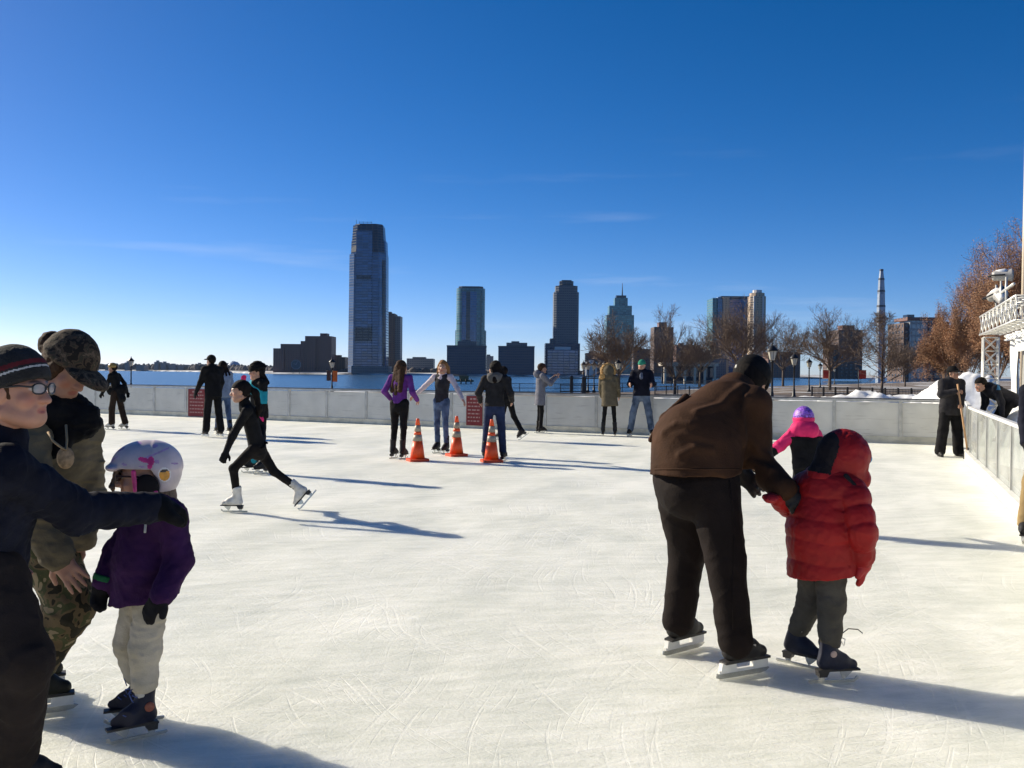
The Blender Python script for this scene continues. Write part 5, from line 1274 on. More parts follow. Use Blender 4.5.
# -- people at the boards
b0 = ground(540, 433); H = T2H(1.74); J = fk(b0, H, 78, 2, arms=((40, 8, 95), (46, 8, 92)), legs=((0, 3, 2), (0, 3, 2)), look=75, nod=-2); plant(J, b0, .15); s = H / 1.75
gcoat = cloth('grey_wool_coat', (.15, .15, .175), .15)
F_ = Fig(b0, 'woman in long grey coat raising a phone to take a picture at the boards', .012); dress(F_, J, s, gcoat, black_c, dict(hem=.30, fat=.02, flare=1.12, arm=.06), dict(thigh=.085, knee=.056, hemr=.05), boots=bl_boot, bs=.9, hair=(hair_short(J, 1.04), brownhair), hat=(beanie(J, 1., .012, .01), cloth('brown_beret', (.07, .035, .025))))
F_.part('hood', folds(uni([ell(J['nk'] - J['f'] * .09 + V3(0, 0, .0), (.11, .10, .10))], .05), .008, 60, 3), [J['nk']], .26, gcoat)
ph = (J['wrl'] + J['wrr']) / 2 + V3(.04, 0, .09); pe = empty('phone', ph, 'dark phone held up by the woman in the long grey coat', 'phone'); MB().box(-.005, .005, -.075, .075, -.04, .04).build('case', mat('phone_black', (.02, .02, .02), .2), pe); MB().box(-.0075, -.0052, -.068, .068, -.034, .034).build('screen', mat('phone_glass', (.03, .04, .06), .1), pe)
ol = cloth('olive_parka', (.115, .095, .062), .18)
b0 = ground(609, 436); H = T2H(1.70); J = fk(b0, H, 12, 4, side=-3, arms=((12, 8, 30), (14, 8, 30)), legs=((0, 5, 2), (0, 5, 2)), look=0, nod=24); plant(J, b0); s = H / 1.75
F_ = Fig(b0, 'woman in olive parka with blond fur trimmed hood, seen from behind at the boards', .012); dress(F_, J, s, ol, black_c, dict(hem=.26, fat=.045, flare=1.15, arm=.066), dict(thigh=.08, knee=.052, hemr=.05), boots=bl_boot, hair=(hair_short(J, 1.), blondhair))
r_, f_, u_ = frame(J['hf'], J['hu'])
F_.part('hood', folds(uni([ell(J['hd'] - f_ * .02 + u_ * .01, (.13, .13, .135)), cap(J['nk'] - f_ * .04, J['hd'] - u_ * .05 - f_ * .05, .12, .11)], .05), .006, 60, 2), [J['hd'], J['nk']], .2, ol)
fur = mat('blond_fur', (.42, .25, .09), .9, .5, 45, bump=1., bscale=120)
ring = [J['hd'] + f_ * .02 + (r_ * math.cos(t) * .125 + u_ * math.sin(t) * .13) for t in np.linspace(-.9, math.pi + .9, 9)]
F_.part('fur_trim', folds(uni([cap(a, b, .058, .058) for a, b in zip(ring, ring[1:])] + [cap(J['nk'] - r_ * .16 - f_ * .08, J['nk'] - r_ * .16 + f_ * .08 - u_ * .06, .06, .05)], .03), .022, 150, 9), ring + [J['nk'] - r_ * .16], .12, fur, .010)
b0 = ground(641, 436.5); H = T2H(1.86); J = fk(b0, H, 192, -6, arms=((22, 16, 58), (20, 16, 62)), legs=((10, 12, 10), (10, 12, 10)), look=205, nod=14); duck(J, 18); plant(J, b0); s = H / 1.75
F_ = Fig(b0, 'man in green beanie, navy jacket and faded jeans leaning on the boards', .012); dress(F_, J, s, navy_c, cloth('faded_denim', (.06, .085, .125), .3, 6, col2=(.11, .14, .19)), dict(hem=.06, fat=.04, arm=.07), dict(thigh=.098, knee=.078, hemr=.075), boots=bl_boot, bkind='hockey', hair=(hair_short(J, 1.), darkhair), hat=(beanie(J, 1.02, .016, .005), cloth('green_knit', (.03, .22, .14), .2)))
F_.part('scarf', folds(uni([cap(J['nk'] + J['f'] * .04, J['ch'] + J['f'] * .15, .06, .04)], .02), .008, 80, 3), [J['nk'], J['ch']], .22, cloth('grey_scarf', (.10, .12, .17), .2))
# -- worker with the ice scraper (in shoes)
b0 = ground(949.5, 456.5); H = (1.71 - .22) / .88; J = fk(b0, H, 172, 4, arms=((30, 10, 66), (26, 14, 88)), legs=((0, 8, 2), (0, 8, 2)), look=150, nod=22, skate_h=.094); duck(J, 16); plant(J, b0, .094); s = H / 1.75
top_, bot_ = at(957.5, 384, 17.55), ground(968.5, 459.5); bot_[2] += .03; dv = bot_ - top_
J['wrr'] = top_ + dv * .10 + V3(-.02, .05, 0); J['wrl'] = top_ + dv * .30 + V3(.03, .06, .0)
J['elr'] = ik(J['shr'], J['wrr'], .165 * H, .15 * H, V3(-.7, -.1, -.6)); J['ell'] = ik(J['shl'], J['wrl'], .165 * H, .15 * H, V3(.8, 0, -.5))
F_ = Fig(b0, 'rink worker in black cap, dark jacket and black trousers holding a wooden scraper', .011, skin_d); dd = nrm_(dv)
dress(F_, J, s, cloth('grey_black_jacket', (.030, .028, .030), .25), black_c, dict(hem=.14, fat=.055, arm=.074, cuff=.055), dict(hemr=.10, knee=.095, thigh=.10, girth=1.1), hands=(dict(d=V3(-.3, -.8, .0), n=V3(.7, -.3, .5), curl=.9), dict(d=V3(.5, -.8, 0), n=V3(-.7, -.3, .5), curl=.9)), boots=bl_boot, bkind='shoe', hat=(cap_fn(J, 1.02), black_k), hair=(hair_short(J, 1.), darkhair), cuffb=.05)
sc0 = empty('ice_scraper', bot_, 'long wooden handled ice scraper held by the rink worker', 'scraper')
MB().tube([(0, 0, 0), tuple(top_ - bot_)], .017, 10).build('handle', mat('ash_handle', (.42, .24, .11), .5, .2, 4, stretch=(8, 8, 1)), sc0); MB().lathe([(.025, 0), (.03, .08), (.02, .2)], 10, (0, 0, -.01)).build('socket', iron, sc0)
MB().add([(-.10, -.02, -.02), (.10, -.02, -.02), (.10, .0, -.02), (-.10, .0, -.02), (-.08, -.012, .12), (.08, -.012, .12), (.08, .004, .12), (-.08, .004, .12)], [(3, 2, 1, 0), (4, 5, 6, 7), (0, 1, 5, 4), (1, 2, 6, 5), (2, 3, 7, 6), (3, 0, 4, 7)]).build('blade', iron, sc0)
# -- crouching worker behind the glass
b0 = np.array((gx(1010, 17.6), 17.6, .30)); H = 1.6; J = fk(b0, H, -96, 62, arms=((40, 10, 20), (48, 10, 30)), legs=((42, 6, 66), (30, 6, 54)), look=-100, nod=40, skate_h=.094); plant(J, b0, .094); s = H / 1.75
F_ = Fig(b0, 'crouching worker in black jacket with a blue shoulder panel behind the glass boards', .011); dress(F_, J, s, cloth('black_workwear', (.016, .016, .020), .25), black_c, dict(hem=.12, fat=.05, arm=.07), {}, gloves=black_k, boots=bl_boot, bkind='shoe', hair=(hair_short(J, 1.03, .014), darkhair), cuffb=.05)
jc = [o for o in F_.root.children if o.name.startswith('jacket')][0]; jc.data.materials.append(cloth('blue_panel', (.03, .12, .24), .15)); cc = (J['shl'] + J['shr']) / 2 - F_.o
for p in jc.data.polygons:
    q = np.array(p.center) - cc
    if abs(q @ nrm_(J['ch'] - J['pel']) + .03) < .05 and q[2] > -.02: p.material_index = 1
# -- skater cut by the right picture edge
b0 = ground(1048, 543); H = T2H(1.7); J = fk(b0, H, 215, 14, arms=((10, 6, 40), (10, 4, 40)), legs=((10, 6, 20), (16, 8, 26)), look=215); plant(J, b0); s = H / 1.75
F_ = Fig(b0, 'skater in navy jacket and khaki trousers cut off by the right picture edge', .011); dress(F_, J, s, navy_c, cloth('khaki_cloth', (.30, .21, .10), .15), dict(hem=.1, fat=.03), dict(hemr=.075, knee=.08), gloves=black_k, boots=bl_boot, bkind='hockey', hat=(beanie(J, 1.), black_k), hair=(hair_short(J, 1.), darkhair))
# -- small child in pink, seen from behind
b0 = ground(806, 533); b0 = at(806, 533, 9.15); b0[2] = 0; H = 1.08; bs = .70; J = fk(b0, H, -12, 12, arms=((16, 50, 10), (20, 44, 20)), legs=((2, 6, 12), (2, 6, 12)), look=10, nod=6, skate_h=SOLE * bs); duck(J, 10); plant(J, b0, SOLE * bs); s = .66
J['hd'] = J['nk'] + V3(.0, .0, .105)
F_ = Fig(b0, 'small child in hot pink and black snowsuit with purple hat, beyond the red coat child', .008); pinkc = cloth('hot_pink_shell', (.68, .028, .14), .12, rough=.6)
dress(F_, J, s, pinkc, black_c, dict(hem=.06, fat=.04, arm=.08, cuff=.062), dict(thigh=.11, knee=.09, hemr=.085), hands=(dict(s=.62, fat=.008, curl=.3), dict(s=.62, fat=.008)), gloves=cloth('pink_mitten', (.62, .05, .2), .1), boots=bl_boot, bs=bs, head_s=.88, hair=(hair_short(J, .9), darkhair), cuffb=.12)
F_.part('bib', folds(inter(trunk_fn(J, s, .08, .062), half(J['ch'] + V3(0, 0, .05), (0, 0, 1))), .005, 80, 3), [J[k] for k in ('pel', 'ch', 'shl', 'shr')], .2, black_c)
for q in 'lr': F_.part('sleeve_guard', folds(cap(J['el' + q] * .62 + J['wr' + q] * .38, J['wr' + q], .078 * s * 1.04, .064 * s * 1.06), .004, 80, 3), [J['el' + q], J['wr' + q]], .08, black_c)
r_, f_, u_ = frame(J['hf'], J['hu']); hd = J['hd']
F_.part('hood', folds(uni([cap(J['nk'] - r_ * .06 - f_ * .05, J['nk'] + r_ * .06 - f_ * .05, .075, .075), ell(J['nk'] - f_ * .06 + u_ * .03, (.12, .085, .085))], .04), .005, 90, 3), [J['nk']], .24, pinkc)
F_.part('hat', folds(inter(ell(hd + u_ * .03, (.098, .112, .108), [r_, f_, u_]), half(hd + u_ * .02, -u_)), .004, 160, 3), [hd], .16, mat('purple_sequin_hat', (.20, .05, .42), .35, .5, 60, bump=.6, bscale=90, col2=(.3, .12, .55)))
F_.part('hat_band', inter(inter(ell(hd + u_ * .02, (.104, .118, .13), [r_, f_, u_]), half(hd - u_ * .035, -u_)), half(hd + u_ * .028, u_)), [hd], .16, pinkc)
# ================================================================ NEAR FIGURES
# ---- bent man in brown, steadying the child in red
F_ = Fig(ground(715, 672), 'man in brown jacket and dark trousers bending over with his back turned, on hockey skates', .0065)
gf = (ground(716, 680) + ground(769, 671)) / 2; ff = nrm_(ground(769, 671) - ground(716, 680)); rf = nrm_((.78, .62, 0)); gr = ground(684, 651)
bs = 1.06
J = dict(pel=V3(.955, 4.90, .98), ch=V3(1.085, 5.06, 1.25), nk=V3(1.215, 5.16, 1.40), hd=V3(1.318, 5.24, 1.462), shr=V3(1.262, 5.0, 1.345), shl=V3(1.06, 5.24, 1.30), elr=at(757, 463, 5.0), wrr=at(783, 489, 4.80), ell=at(722, 452, 5.28), wrl=at(737, 472, 5.08),
         hipr=V3(1.02, 4.84, .93), hipl=V3(.88, 4.99, .93), anr=gf - ff * .045 * bs + V3(0, 0, SOLE * bs), anl=gr - rf * .045 * bs + V3(0, 0, SOLE * bs), hf=nrm_((.55, .62, -.42)), hu=nrm_((.35, .3, .85)), tr=ff, tl=rf)
J['knr'] = ik(J['hipr'], J['anr'], .385, .378, ff); J['knl'] = ik(J['hipl'], J['anl'], .39, .385, rf); finish(J, (.66, .75, 0), 1.78)
brown = cloth('brown_canvas', (.044, .0205, .0105), .16, 5, .85, col2=(.056, .026, .0135)); dk_tr = cloth('dark_brown_trousers', (.012, .008, .007), .22, 6)
pts = all_pts(J)
F_.part('body', body_fn(J, 1.0, (None, None)), pts, .16, F_.skin, .008, mask=face_mask(J['hd'], J['hf'], J['hu'], 1.0))
F_.part('trousers', folds(trousers_fn(J, 1.02, thigh=.112, knee=.094, hemr=.082, top=.12, girth=1.2, end=1.0, depth=1.15), .006, 24, 5, (1, 1, .7)), [J[k] for k in ('hipl', 'hipr', 'knl', 'knr', 'anl', 'anr', 'pel')], .24, dk_tr)
bk = at(696, 432, 5.02)
jf_ = jacket_fn(J, 1.03, hem=.02, arm=.080, cuff=.066, girth=1.08, fat=.02, depth=1.2, neck=.08)
ax = nrm_(V3(-.05, 0, 1)); hemp = at(698, 473, 4.85)
hump = inter(uni([cap(J['pel'] - V3(0, 0, .08), at(696, 445, 4.96), .225, .222), cap(at(696, 445, 4.96), at(722, 409, 5.06), .205, .128), cap(at(722, 409, 5.06), J['nk'], .125, .095)], .06), half(hemp, -ax))
waist = inter(cap(hemp - V3(0, 0, .05), hemp + V3(0, 0, .06), .238, .235), half(hemp - ax * .003, -ax)); waist = inter(waist, half(hemp + ax * .05, ax))
jk_ = uni([inter(jf_, lambda P: np.maximum(-((P - hemp.astype(f32)) @ ax.astype(f32)), -10) - np.where((P @ np.array((.7, -.7, 0), f32)) > -2.55, f32(9), f32(0))), hump], .07)
# cape of the yoke lying over the back, with its loose flap
yoke = inter(uni([cap(at(700, 408, 5.05), at(744, 392, 5.06), .188, .16), cap(at(688, 420, 5.0), at(722, 396, 5.10), .185, .15)], .05), half(at(690, 428, 5.0), nrm_((-.45, -.2, -.85))))
jk2 = folds(jk_, .007, 15, 12, (1, 1, 1))
def ridge(fn, pl, r, Y): 
    q = [surf(fn, x, y, Y) for x, y in pl]; return [cap(a_, b_, r, r) for a_, b_ in zip(q, q[1:])]
creases = uni(ridge(jk2, ((742, 386), (730, 396), (722, 405), (708, 409), (697, 412)), .012, 5.0) + ridge(jk2, ((746, 398), (741, 420), (744, 445)), .010, 4.95) + ridge(jk2, ((752, 440), (760, 452), (768, 456)), .010, 4.9) + ridge(jk2, ((751, 462), (761, 466), (770, 470)), .010, 4.9) + ridge(jk2, ((680, 455), (695, 448), (712, 450)), .007, 4.8) + ridge(jk2, ((664, 432), (676, 424), (690, 424)), .007, 4.85), .01)
F_.part('jacket', uni([jk2, creases], .035), [J[k] for k in ('pel', 'ch', 'nk', 'shl', 'shr', 'ell', 'elr', 'wrl', 'wrr')] + [hemp], .30, brown, relax=2)
hs_ = [surf(jk2, x, 469.2, 4.8) for x in range(655, 744, 6)]
MB().tube([h_ - V3(0, .001, 0) for h_ in hs_], .0045, 6).build('hem_seam', brown, F_.root, off=F_.o)
F_.part('back_flap', folds(uni([cap(at(650.5, 440, 4.98), at(664, 418, 5.0), .013, .018), cap(at(664, 418, 5.0), at(686, 397, 5.04), .018, .018)], .02), .004, 60, 3), [at(652, 440, 4.98), at(694, 392, 5.05)], .07, brown)
tf2 = folds(trousers_fn(J, 1.02, thigh=.112, knee=.094, hemr=.082, top=.12, girth=1.2, end=1.0, depth=1.15), .006, 24, 5, (1, 1, .7))
MB().tube([surf(tf2, x, y, 4.75) for x, y in ((729, 480), (733, 510), (734, 540), (733, 570), (733, 600), (733, 630))], .0045, 6).build('side_seam', dk_tr, F_.root, off=F_.o)
F_.part('hair', folds(uni([hair_short(J, 1.03, .016)], .01), .003, 200, 3), [J['hd']], .17, darkhair)
F_.part('knit_cap', folds(beanie(J, 1.04, .018, -.02), .002, 240, 3), [J['hd']], .18, black_k)
r_, f_, u_ = frame(J['hf'], J['hu'])
F_.part('collar', folds(cap(J['nk'] - V3(.03, .05, .03), J['nk'] + nrm_(J['hd'] - J['nk']) * .03, .105, .085), .005, 60, 3), [J['nk']], .18, brown)
F_.part('cap_label', rbox(J['hd'] - f_ * .118 + u_ * .03 - r_ * .03, (.022, .006, .012), [r_, f_, u_], .003), [J['hd'] - f_ * .118], .07, mat('pale_label', (.6, .58, .52), .7), .004)
lg = leather('black_glove', (.013, .012, .012), .5)
F_.part('glove', uni([hand_prims(J['wrr'], V3(.55, -.35, -.62), V3(-.1, -.9, .2), 1.08, .75, -1, .006), cap(J['wrr'] - nrm_(J['wrr'] - J['elr']) * .03, J['wrr'] + V3(.02, -.01, -.02), .05, .045)], .015), [J['wrr'], J['wrr'] + V3(.12, -.08, -.14)], .12, lg, .006)
F_.part('glove', uni([hand_prims(J['wrl'], V3(.78, -.1, -.55), V3(-.2, -.8, .4), 1.1, .28, -1, .005, .2), cap(J['wrl'] - nrm_(J['wrl'] - J['ell']) * .05, J['wrl'], .05, .045)], .015), [J['wrl'], J['wrl'] + V3(.18, 0, -.12)], .12, lg, .006)
hk = leather('black_hockey_boot', (.016, .014, .014), .45)
for q in 'lr':
    f = J['t' + q]; up = V3(0, 0, 1)
    skate(F_, J['an' + q], f, up, bs, hk, 'hockey', shin=J['kn' + q] - J['an' + q], res=.006, cuff=.11)
# pale maker patch on the near boot
r_, f_, u_ = frame(J['tr'], V3(0, 0, 1)); pc = J['anr'] + f_ * .065 + r_ * .046 - u_ * .022
nb_ = [o for o in F_.root.children if o.name.startswith('boot')][1]
MB().prism([(-.02, -.010), (.02, -.012), (.022, .010), (-.02, .012)], pc, f_, u_, r_, .006).build('patch', mat('boot_patch', (.45, .42, .38), .6), nb_, off=F_.o)

# ---- child in the red quilted coat
F_ = Fig(ground(828, 680), 'child in red quilted hooded coat, grey trousers and navy skates, held by the bent man', .006)
bs = .82; g1 = (ground(809, 683.5) + ground(859, 681)) / 2; t1 = nrm_((1, .14, 0)); g2 = ground(800, 666); t2 = nrm_((.72, -.68, 0))
J = dict(pel=at(822, 546, 4.78), ch=at(826, 505, 4.78), nk=at(830, 479, 4.78), hd=at(845, 458, 4.80), shr=at(849, 490, 4.69), shl=at(807, 488, 4.88), elr=at(860, 530, 4.60), wrr=at(862, 559, 4.66), ell=at(792, 506, 4.92), wrl=at(779, 499, 4.80),
         hipr=at(830, 556, 4.73), hipl=at(814, 556, 4.84), anr=g1 - t1 * .03 + V3(0, 0, SOLE * bs), anl=g2 - t2 * .03 + V3(0, 0, SOLE * bs), hf=nrm_((.9, .30, -.22)), hu=nrm_((.12, 0, 1)), tr=t1, tl=t2)
J['knr'] = ik(J['hipr'], J['anr'], .235, .225, t1); J['knl'] = ik(J['hipl'], J['anl'], .235, .225, t2); finish(J, (.75, .65, 0), 1.08)
red = mat('red_quilted_nylon', (.29, .006, .006), .6, .15, 7, bump=.12, bscale=60, spec=.3); olv = cloth('olive_grey_trousers', (.075, .068, .055), .2, 8)
F_.part('body', body_fn(J, .60, (None, None), head_s=.88), all_pts(J), .14, F_.skin, None, mask=face_mask(J['hd'], J['hf'], J['hu'], .88))
F_.part('trousers', folds(trousers_fn(J, .62, thigh=.118, knee=.105, hemr=.085, top=.1, girth=1.1, end=.70), .007, 50, 8, (.8, .8, 1.7)), [J[k] for k in ('hipl', 'hipr', 'knl', 'knr', 'anl', 'anr', 'pel')], .15, olv)
ax = nrm_(V3(.06, 0, 1)); hem = at(823, 572, 4.78); hn = nrm_(V3(.16, .0, -1))
q0, q1 = at(824, 580, 4.78), at(829, 478, 4.79)
def quilt(P):
    z = (P - q0.astype(f32)) @ ax.astype(f32); w = z + .012 * np.sin(P[:, 0] * 17 + P[:, 1] * 11)
    return f32(.010) * (np.abs(np.sin(np.pi * w / .108)) ** .45 - .65)
tk = uni([cap(q0 - V3(0, 0, .08), at(824, 530, 4.78), .185, .180, (J['f'], 1.12)), cap(at(824, 530, 4.78), at(828, 492, 4.79), .178, .145, (J['f'], 1.1)), cap(at(828, 492, 4.79), J['nk'], .13, .09), cap(at(828, 488, 4.79), J['shr'] + V3(-.02, .02, 0), .1, .085), cap(at(828, 488, 4.79), J['shl'], .1, .08)], .05)
tk = inter(tk, half(hem, hn))
trunk = lambda P: tk(P) - quilt(P)
sl = uni([cap(J['shr'] + V3(.012, -.012, 0), J['elr'] + V3(.008, -.01, 0), .076, .068, None, (2.2, .014)), cap(J['elr'] + V3(.008, -.01, 0), J['wrr'] + (J['wrr'] - J['elr']) * .12, .068, .052, None, (2, .012))], .02); sl2 = uni([cap(J['shl'], J['ell'], .075, .068, None, (2, .010)), cap(J['ell'], J['wrl'], .066, .05, None, (2, .010))], .02)
coat = folds(uni([trunk, sl, sl2], .006), .004, 95, 3)
F_.part('coat', coat, [J[k] for k in ('pel', 'ch', 'nk', 'shl', 'shr', 'ell', 'elr', 'wrl', 'wrr')] + [q0], .21, red)
F_.part('hem_band', inter(inter(uni([cap(q0 - V3(0, 0, .08), at(824, 530, 4.78), .188, .184, (J['f'], 1.12))], .02), half(hem + hn * .002, hn)), half(hem - hn * .012, -hn)), [q0], .25, red)
r_, f_, u_ = frame(J['hf'], J['hu']); hd = J['hd']
hood = sub(uni([ell(hd - f_ * .012 + u_ * .012, (.122, .135, .132), [r_, f_, u_]), cap(J['nk'] - f_ * .02, hd - u_ * .05 - f_ * .03, .10, .10), cap(hd + f_ * .075 - u_ * .10 + r_ * .05, J['nk'] + f_ * .10 + r_ * .04, .045, .05)], .05), cap(hd + f_ * .08 - u_ * .01, hd + f_ * .22 - u_ * .03, .075, .085), .02)
lin = cloth('black_fleece_panel', (.020, .016, .016), .3)
def hoodm(C):
    q = C - hd; x, y, z = q @ r_, q @ f_, q @ u_
    return ((y < -.118 + .22 * z) & (z > -.085)).astype(np.int32)
F_.part('hood', folds(hood, .005, 70, 6), [hd, J['nk']], .23, [red, lin], None, hoodm)
zp = [J['nk'] + V3(.03, -.10, .03), at(853, 487, 4.63), at(864, 510, 4.62)]
F_.part('zip_flap', folds(uni([cap(at(846, 476, 4.655), at(854, 486, 4.63), .012, .013), cap(at(854, 486, 4.63), at(862, 503, 4.605), .013, .010)], .01), .002, 90, 3), [at(843, 472, 4.66), at(863, 505, 4.60)], .05, lin, .005)
mt = mat('red_mitten_nylon', (.36, .008, .008), .6, .12, 9, bump=.15, bscale=60)
dw = nrm_(V3(.1, .12, -1))
F_.part('mitten', uni([hand_prims(J['wrr'] + dw * .02, dw, V3(.9, -.4, 0), .66, .25, 1, .010, .0), cap(J['wrr'] - dw * .02, J['wrr'] + dw * .03, .047, .044)], .02), [J['wrr'], J['wrr'] + dw * .15], .09, mt, .005)
F_.part('mitten', uni([hand_prims(J['wrl'], nrm_(J['wrl'] - J['ell']), V3(0, -.3, .9), .66, .4, 1, .010, .0)], .02), [J['wrl'], J['wrl'] + nrm_(J['wrl'] - J['ell']) * .14], .09, mt, .005)
gm = mat('blue_goggle_frame', (.02, .23, .42), .35)
F_.part('goggles', uni([cap(hd + f_ * .098 + u_ * .012 + r_ * .05, hd + f_ * .098 + u_ * .012 - r_ * .05, .026, .026, (f_, 1.5)), cap(hd + f_ * .08 + u_ * .012 + r_ * .062, hd + f_ * .02 + u_ * .012 + r_ * .085, .014, .012)], .01), [hd + f_ * .1], .11, gm, .005)
nv = leather('navy_skate_boot', (.017, .019, .034), .5)
for q in 'lr': skate(F_, J['an' + q], J['t' + q], V3(0, 0, 1), bs, nv, 'figure', shin=J['kn' + q] - J['an' + q], res=.005, lace=lace_w, cuff=.14)
nb_ = [o for o in F_.root.children if o.name.startswith('boot')][1]; r_, f_, u_ = frame(J['tr'], V3(0, 0, 1)); pc = J['anr'] + r_ * .043 + f_ * .004 + u_ * .015
MB().lathe([(.002, 0), (.017, .001), (.016, .004), (.002, .005)], 12).build('badge', mat('boot_badge', (.5, .36, .30), .6), nb_, pc - F_.o); bpy.data.objects[[o.name for o in nb_.children if o.name.startswith('badge')][0]].rotation_euler = Vector(r_).to_track_quat('Z', 'Y').to_euler()
lm = MB(); a0 = J['anr'] + f_ * .05 + u_ * .09; lm.tube([a0, a0 + f_ * .05 + u_ * .035, a0 + f_ * .10 + u_ * .03, a0 + f_ * .125 + u_ * .01], .0028, 5); lm.build('loose_lace', mat('dark_lace', (.05, .045, .04), .8), nb_, off=F_.o)

# ---- child in the white helmet
F_ = Fig(ground(138, 733), 'small child in white helmet with pink butterfly mark, purple fleece and cream trousers', .0055)
bs = .76; t1 = nrm_((-.80, -.60, 0)); t2 = nrm_((-.93, -.36, 0)); g1 = ground(137, 739); g2 = ground(134, 722)
J = dict(pel=at(146, 580, 3.96), ch=at(151, 532, 3.95), nk=at(153, 503, 3.94), hd=at(142, 478, 3.93), shl=at(170, 517, 3.85), shr=at(143, 517, 4.05), ell=at(179, 560, 3.84), wrl=at(162, 596, 3.73), elr=at(118, 552, 4.02), wrr=at(104, 582, 3.92),
         hipl=at(152, 592, 3.91), hipr=at(141, 592, 4.02), anl=g1 - t1 * .025 + V3(0, 0, SOLE * bs), anr=g2 - t2 * .025 + V3(0, 0, SOLE * bs), hf=nrm_((-.96, -.22, -.10)), hu=nrm_((-.03, 0, 1)), tl=t1, tr=t2)
J['knl'] = ik(J['hipl'], J['anl'], .225, .215, t1); J['knr'] = ik(J['hipr'], J['anr'], .225, .215, t2); finish(J, (-.78, -.62, 0), 1.06)
F_.part('body', body_fn(J, .60, (None, None), head_s=.87), all_pts(J), .14, F_.skin, .0045, mask=face_mask(J['hd'], J['hf'], J['hu'], .87))
cream = cloth('cream_corduroy', (.48, .42, .31), .10, 8, col2=(.54, .47, .36))
F_.part('trousers', folds(trousers_fn(J, .62, thigh=.112, knee=.098, hemr=.080, top=.1, girth=1.02, end=.62), .006, 50, 4, (.8, .8, 1.6)), [J[k] for k in ('hipl', 'hipr', 'knl', 'knr', 'anl', 'anr', 'pel')], .15, cream)
for q in 'lr': F_.part('sock', folds(cap(J['kn' + q] * .45 + J['an' + q] * .55, J['an' + q] + V3(0, 0, .06), .040, .034), .003, 110, 2), [J['kn' + q], J['an' + q]], .07, cloth('white_sock', (.62, .58, .50), .08))
purp = cloth('purple_fleece', (.042, .013, .058), .2, 10)
tk = inter(uni([cap(at(143, 612, 3.95), at(148, 560, 3.95), .150, .145, (J['f'], 1.1)), cap(at(148, 560, 3.95), at(152, 525, 3.95), .142, .125, (J['f'], 1.1)), cap(at(152, 525, 3.95), J['nk'], .115, .075), cap(at(153, 517, 3.95), J['shl'], .085, .066), cap(at(153, 517, 3.95), J['shr'], .085, .066)], .05), half(at(134, 602, 3.9), nrm_((.13, 0, -1))))
sl = uni([uni([cap(J['shl'], J['ell'], .062, .056), cap(J['ell'], J['wrl'], .056, .046)], .02), uni([cap(J['shr'], J['elr'], .062, .056), cap(J['elr'], J['wrr'], .056, .046)], .02)], 0)
F_.part('jacket', folds(uni([tk, sl], .025), .0065, 60, 7), [J[k] for k in ('pel', 'ch', 'nk', 'shl', 'shr', 'ell', 'elr', 'wrl', 'wrr')] + [at(143, 612, 3.95)], .19, purp)
zp = [at(147, 520, 3.805), at(145, 533, 3.795)]
F_.part('zip_pull', uni([cap(at(146, 520, 3.80), at(145, 532, 3.79), .005, .006)], .0), zp, .03, mat('zip_metal', (.55, .52, .45), .35, metal=.6), .004)
glv = cloth('black_glove_knit', (.014, .013, .014), .3, 14)
for q, d, th in (('l', V3(-.55, -.25, -.72), -1), ('r', V3(-.25, -.15, -.95), 1)):
    F_.part('glove', uni([hand_prims(J['wr' + q], d, V3(-.5, -.8, 0) if q == 'l' else V3(-.6, .6, 0), .70, .35, th, .008, .02), cap(J['wr' + q] + nrm_(d) * .005, J['wr' + q] + nrm_(d) * .025, .036, .036)], .015), [J['wr' + q], J['wr' + q] + nrm_(d) * .15], .09, glv, .005)
gd_ = nrm_(V3(-.25, -.15, -.95)); F_.part('glove_cuff', inter(inter(cap(J['wrr'] - gd_ * .08, J['wrr'] + gd_ * .06, .049, .049), half(J['wrr'] - gd_ * .03, -gd_)), half(J['wrr'] - gd_ * .005, gd_)), [J['wrr']], .09, cloth('green_cuff', (.02, .12, .05), .2), .005)
r_, f_, u_ = frame(J['hf'], J['hu']); hd = J['hd']; p_ = lambda x, y, z: hd + r_ * x + f_ * y + u_ * z
hc = p_(0, -.018, .055)
shell = uni([ell(hc, (.102, .138, .102), [r_, f_, u_]), ell(p_(0, -.068, .02), (.094, .086, .106), [r_, f_, u_])], .03)
cutp = half(p_(0, .02, .045), nrm_(-u_ * 1.0 + f_ * .05))
low = inter(shell, half(p_(0, -.055, 0), f_))                                # back of the shell reaches lower
shell = uni([inter(shell, cutp), inter(low, half(p_(0, 0, -.06), -u_))], .012)
shell = sub(shell, uni([ell(p_(.105, -.035, -.03), (.06, .048, .062), [r_, f_, u_]), ell(p_(-.105, -.035, -.03), (.06, .048, .062), [r_, f_, u_])], 0), .008)
shell = uni([shell, inter(ell(p_(0, .104, .05), (.082, .035, .018), [r_, f_, u_]), half(p_(0, 0, .03), -u_))], .012)
hm = mat('white_helmet_shell', (.52, .44, .45), .4, .12, 9, col2=(.60, .50, .51)); pkm = mat('pink_print', (.62, .04, .20), .35, .2, 40); orm = mat('orange_print', (.75, .32, .03), .35, .2, 40); blk = mat('black_print', (.04, .03, .03), .4); mau = mat('mauve_print', (.40, .25, .42), .35, .25, 30); whp = mat('white_print', (.68, .64, .62), .35, .05, 30)
